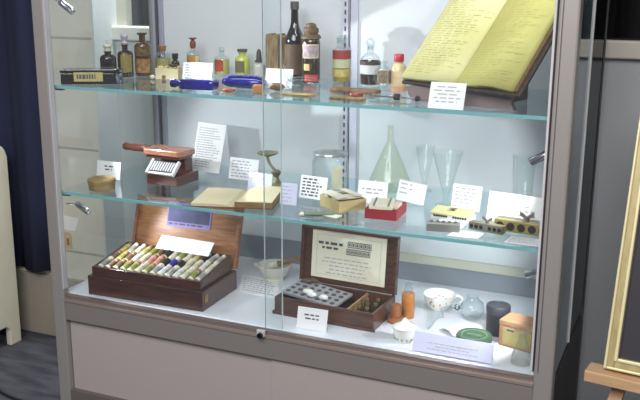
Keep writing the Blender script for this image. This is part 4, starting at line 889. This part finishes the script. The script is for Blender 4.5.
lb = MB().box((0.004, -0.0405, 0.037), (0.094, 0.001, 0.056)).build('paper_label', mat('yellowed_box_label', (182, 168, 110), rough=0.8, noise=0.15, nscale=50), t)
bars(-0.03, -0.004, 0.054, 0.062, 1, 61, fill=(1, 1), wordw=0.03, y=-0.0415, th=0.8).build('label_text', INK, lb)
t = thing('glass_bottle', 'tiny clear conical glass bottle standing before the wooden box', 'bottle', (1.69, 0.105, Z0))
MB().lathe([(0, 0.002), (0.030, 0), (0.032, 0.004), (0.028, 0.03), (0.014, 0.07), (0.011, 0.082), (0.011, 0.094), (0.024, 0.104), (0.026, 0.106)], 28).build('glass_body', CLEAR, t, smooth=True)

# paper and tag on the painted block wall, seen through the left glass
o = MB().prism([(-0.05, -0.032), (0.03, -0.036), (0.055, 0.028), (-0.05, 0.036)], -0.0008, 0.0008, RX(90)).build('notice', mat('notice_paper', (250, 250, 255), rough=0.7), loc=(-0.52, 0.7385, 0.475)); tag(o, 'white paper notice fixed to the block wall behind the lower left glass', 'notice')
t = MB().prism([(-0.022, -0.04), (0.022, -0.04), (0.022, 0.028), (0.012, 0.04), (-0.012, 0.04), (-0.022, 0.028)], -0.001, 0.001, RX(90)).build('hanging_tag', mat('buff_tag', (206, 186, 140), rough=0.8), loc=(-0.535, 0.7385, 0.390)); tag(t, 'small buff paper tag below the white notice on the block wall', 'tag')
MB().box((0, -0.0014, -0.006), (0.014, 0.0008, 0.034)).build('tag_stamp', mat('tag_red', (166, 88, 66), rough=0.8), t)

# ------------------------------------------------------------------ easel with framed picture
PA = Vector((1.929, 0.1, 0.487))
LEAN = 15
pf = thing('framed_picture', 'gold framed picture with dark mount standing on the wooden easel', 'picture', PA, -7)
GOLD = mat('old_gold', (190, 178, 128), rough=0.4, metal=0.15, rgb2=(164, 150, 102), nscale=40, stretch=(1, 1, 0.3))
GOLD2 = mat('bright_gold', (236, 226, 182), rough=0.35, metal=0.15)
Ml = RX(-LEAN)
FWd, FHt = 0.60, 0.86
def frame(o, i, y0, y1, m, nm, par):
    b = MB(); x0, x1, z0, z1 = o, FWd - o, o, FHt - o
    b.box(((x0 + i) / 2, (y0 + y1) / 2, FHt / 2), (i - o, y1 - y0, z1 - z0), Ml); b.box((FWd - (x0 + i) / 2, (y0 + y1) / 2, FHt / 2), (i - o, y1 - y0, z1 - z0), Ml)
    b.box((FWd / 2, (y0 + y1) / 2, (o + i) / 2), (FWd - 2 * i, y1 - y0, i - o), Ml); b.box((FWd / 2, (y0 + y1) / 2, FHt - (o + i) / 2), (FWd - 2 * i, y1 - y0, i - o), Ml)
    return b.build(nm, m, par, bev=0.003)
frame(0, 0.008, -0.016, 0.02, GOLD2, 'outer_edge', pf); frame(0.007, 0.028, -0.012, 0.019, GOLD, 'frame', pf); frame(0.026, 0.036, -0.018, 0.012, GOLD2, 'frame_slip', pf)
MB().box((FWd / 2, 0.006, FHt / 2), (FWd - 0.07, 0.006, FHt - 0.07), Ml).build('mount', mat('dark_mount', (44, 44, 54), rough=0.6), pf)
MB().box((FWd / 2 + 0.0, 0.0015, FHt / 2), (FWd - 0.23, 0.004, FHt - 0.22), Ml).build('print', mat('pale_print', (170, 166, 150), rough=0.6, rgb2=(112, 108, 98), nscale=5), pf)
ez = thing('easel', 'light wooden easel carrying the gold framed picture at the right', 'easel', (1.932, 0.1, ZF), -8)
EW = wood('easel_beech', (212, 178, 142), (196, 158, 120), rough=0.55, coat=0.0)
hz = PA.z - ZF - 0.006
MB().box((0.29, 0.0, hz - 0.018), (0.68, 0.07, 0.034)).build('ledge', EW, ez, bev=0.003)
lean = math.tan(R(LEAN))
def leg(x0, x1, nm='leg'):
    yt = lambda z: 0.070 + (z - hz) * lean
    b = MB(); b.tube([(x0, yt(0.0), 0.0), (x1, yt(1.75), 1.75)], 0.026, 4); b.build(nm, EW, ez)
leg(-0.06, 0.26); leg(0.64, 0.32)
b = MB(); b.tube([(0.29, 0.75, 0.0), (0.29, 0.26, 1.7)], 0.022, 4); b.build('leg', EW, ez)

# ------------------------------------------------------------------ camera
cam = bpy.data.cameras.new('camera'); co = bpy.data.objects.new('camera', cam); col.objects.link(co); scene.camera = co
cam.sensor_width = 36; cam.lens = 872.374 / 640 * 36; cam.clip_start = 0.05
ya, pi_, ro = 0.4111, 0.2453, 0.0049
fwd = Vector((-math.sin(ya) * math.cos(pi_), math.cos(ya) * math.cos(pi_), -math.sin(pi_)))
right = Vector((math.cos(ya), math.sin(ya), 0)); up = right.cross(fwd)
r2 = right * math.cos(ro) + up * math.sin(ro); u2 = up * math.cos(ro) - right * math.sin(ro)
m = Matrix((r2, u2, -fwd)).transposed().to_4x4(); m.translation = (2.1057, -2.3744, 1.5693)
co.matrix_world = m
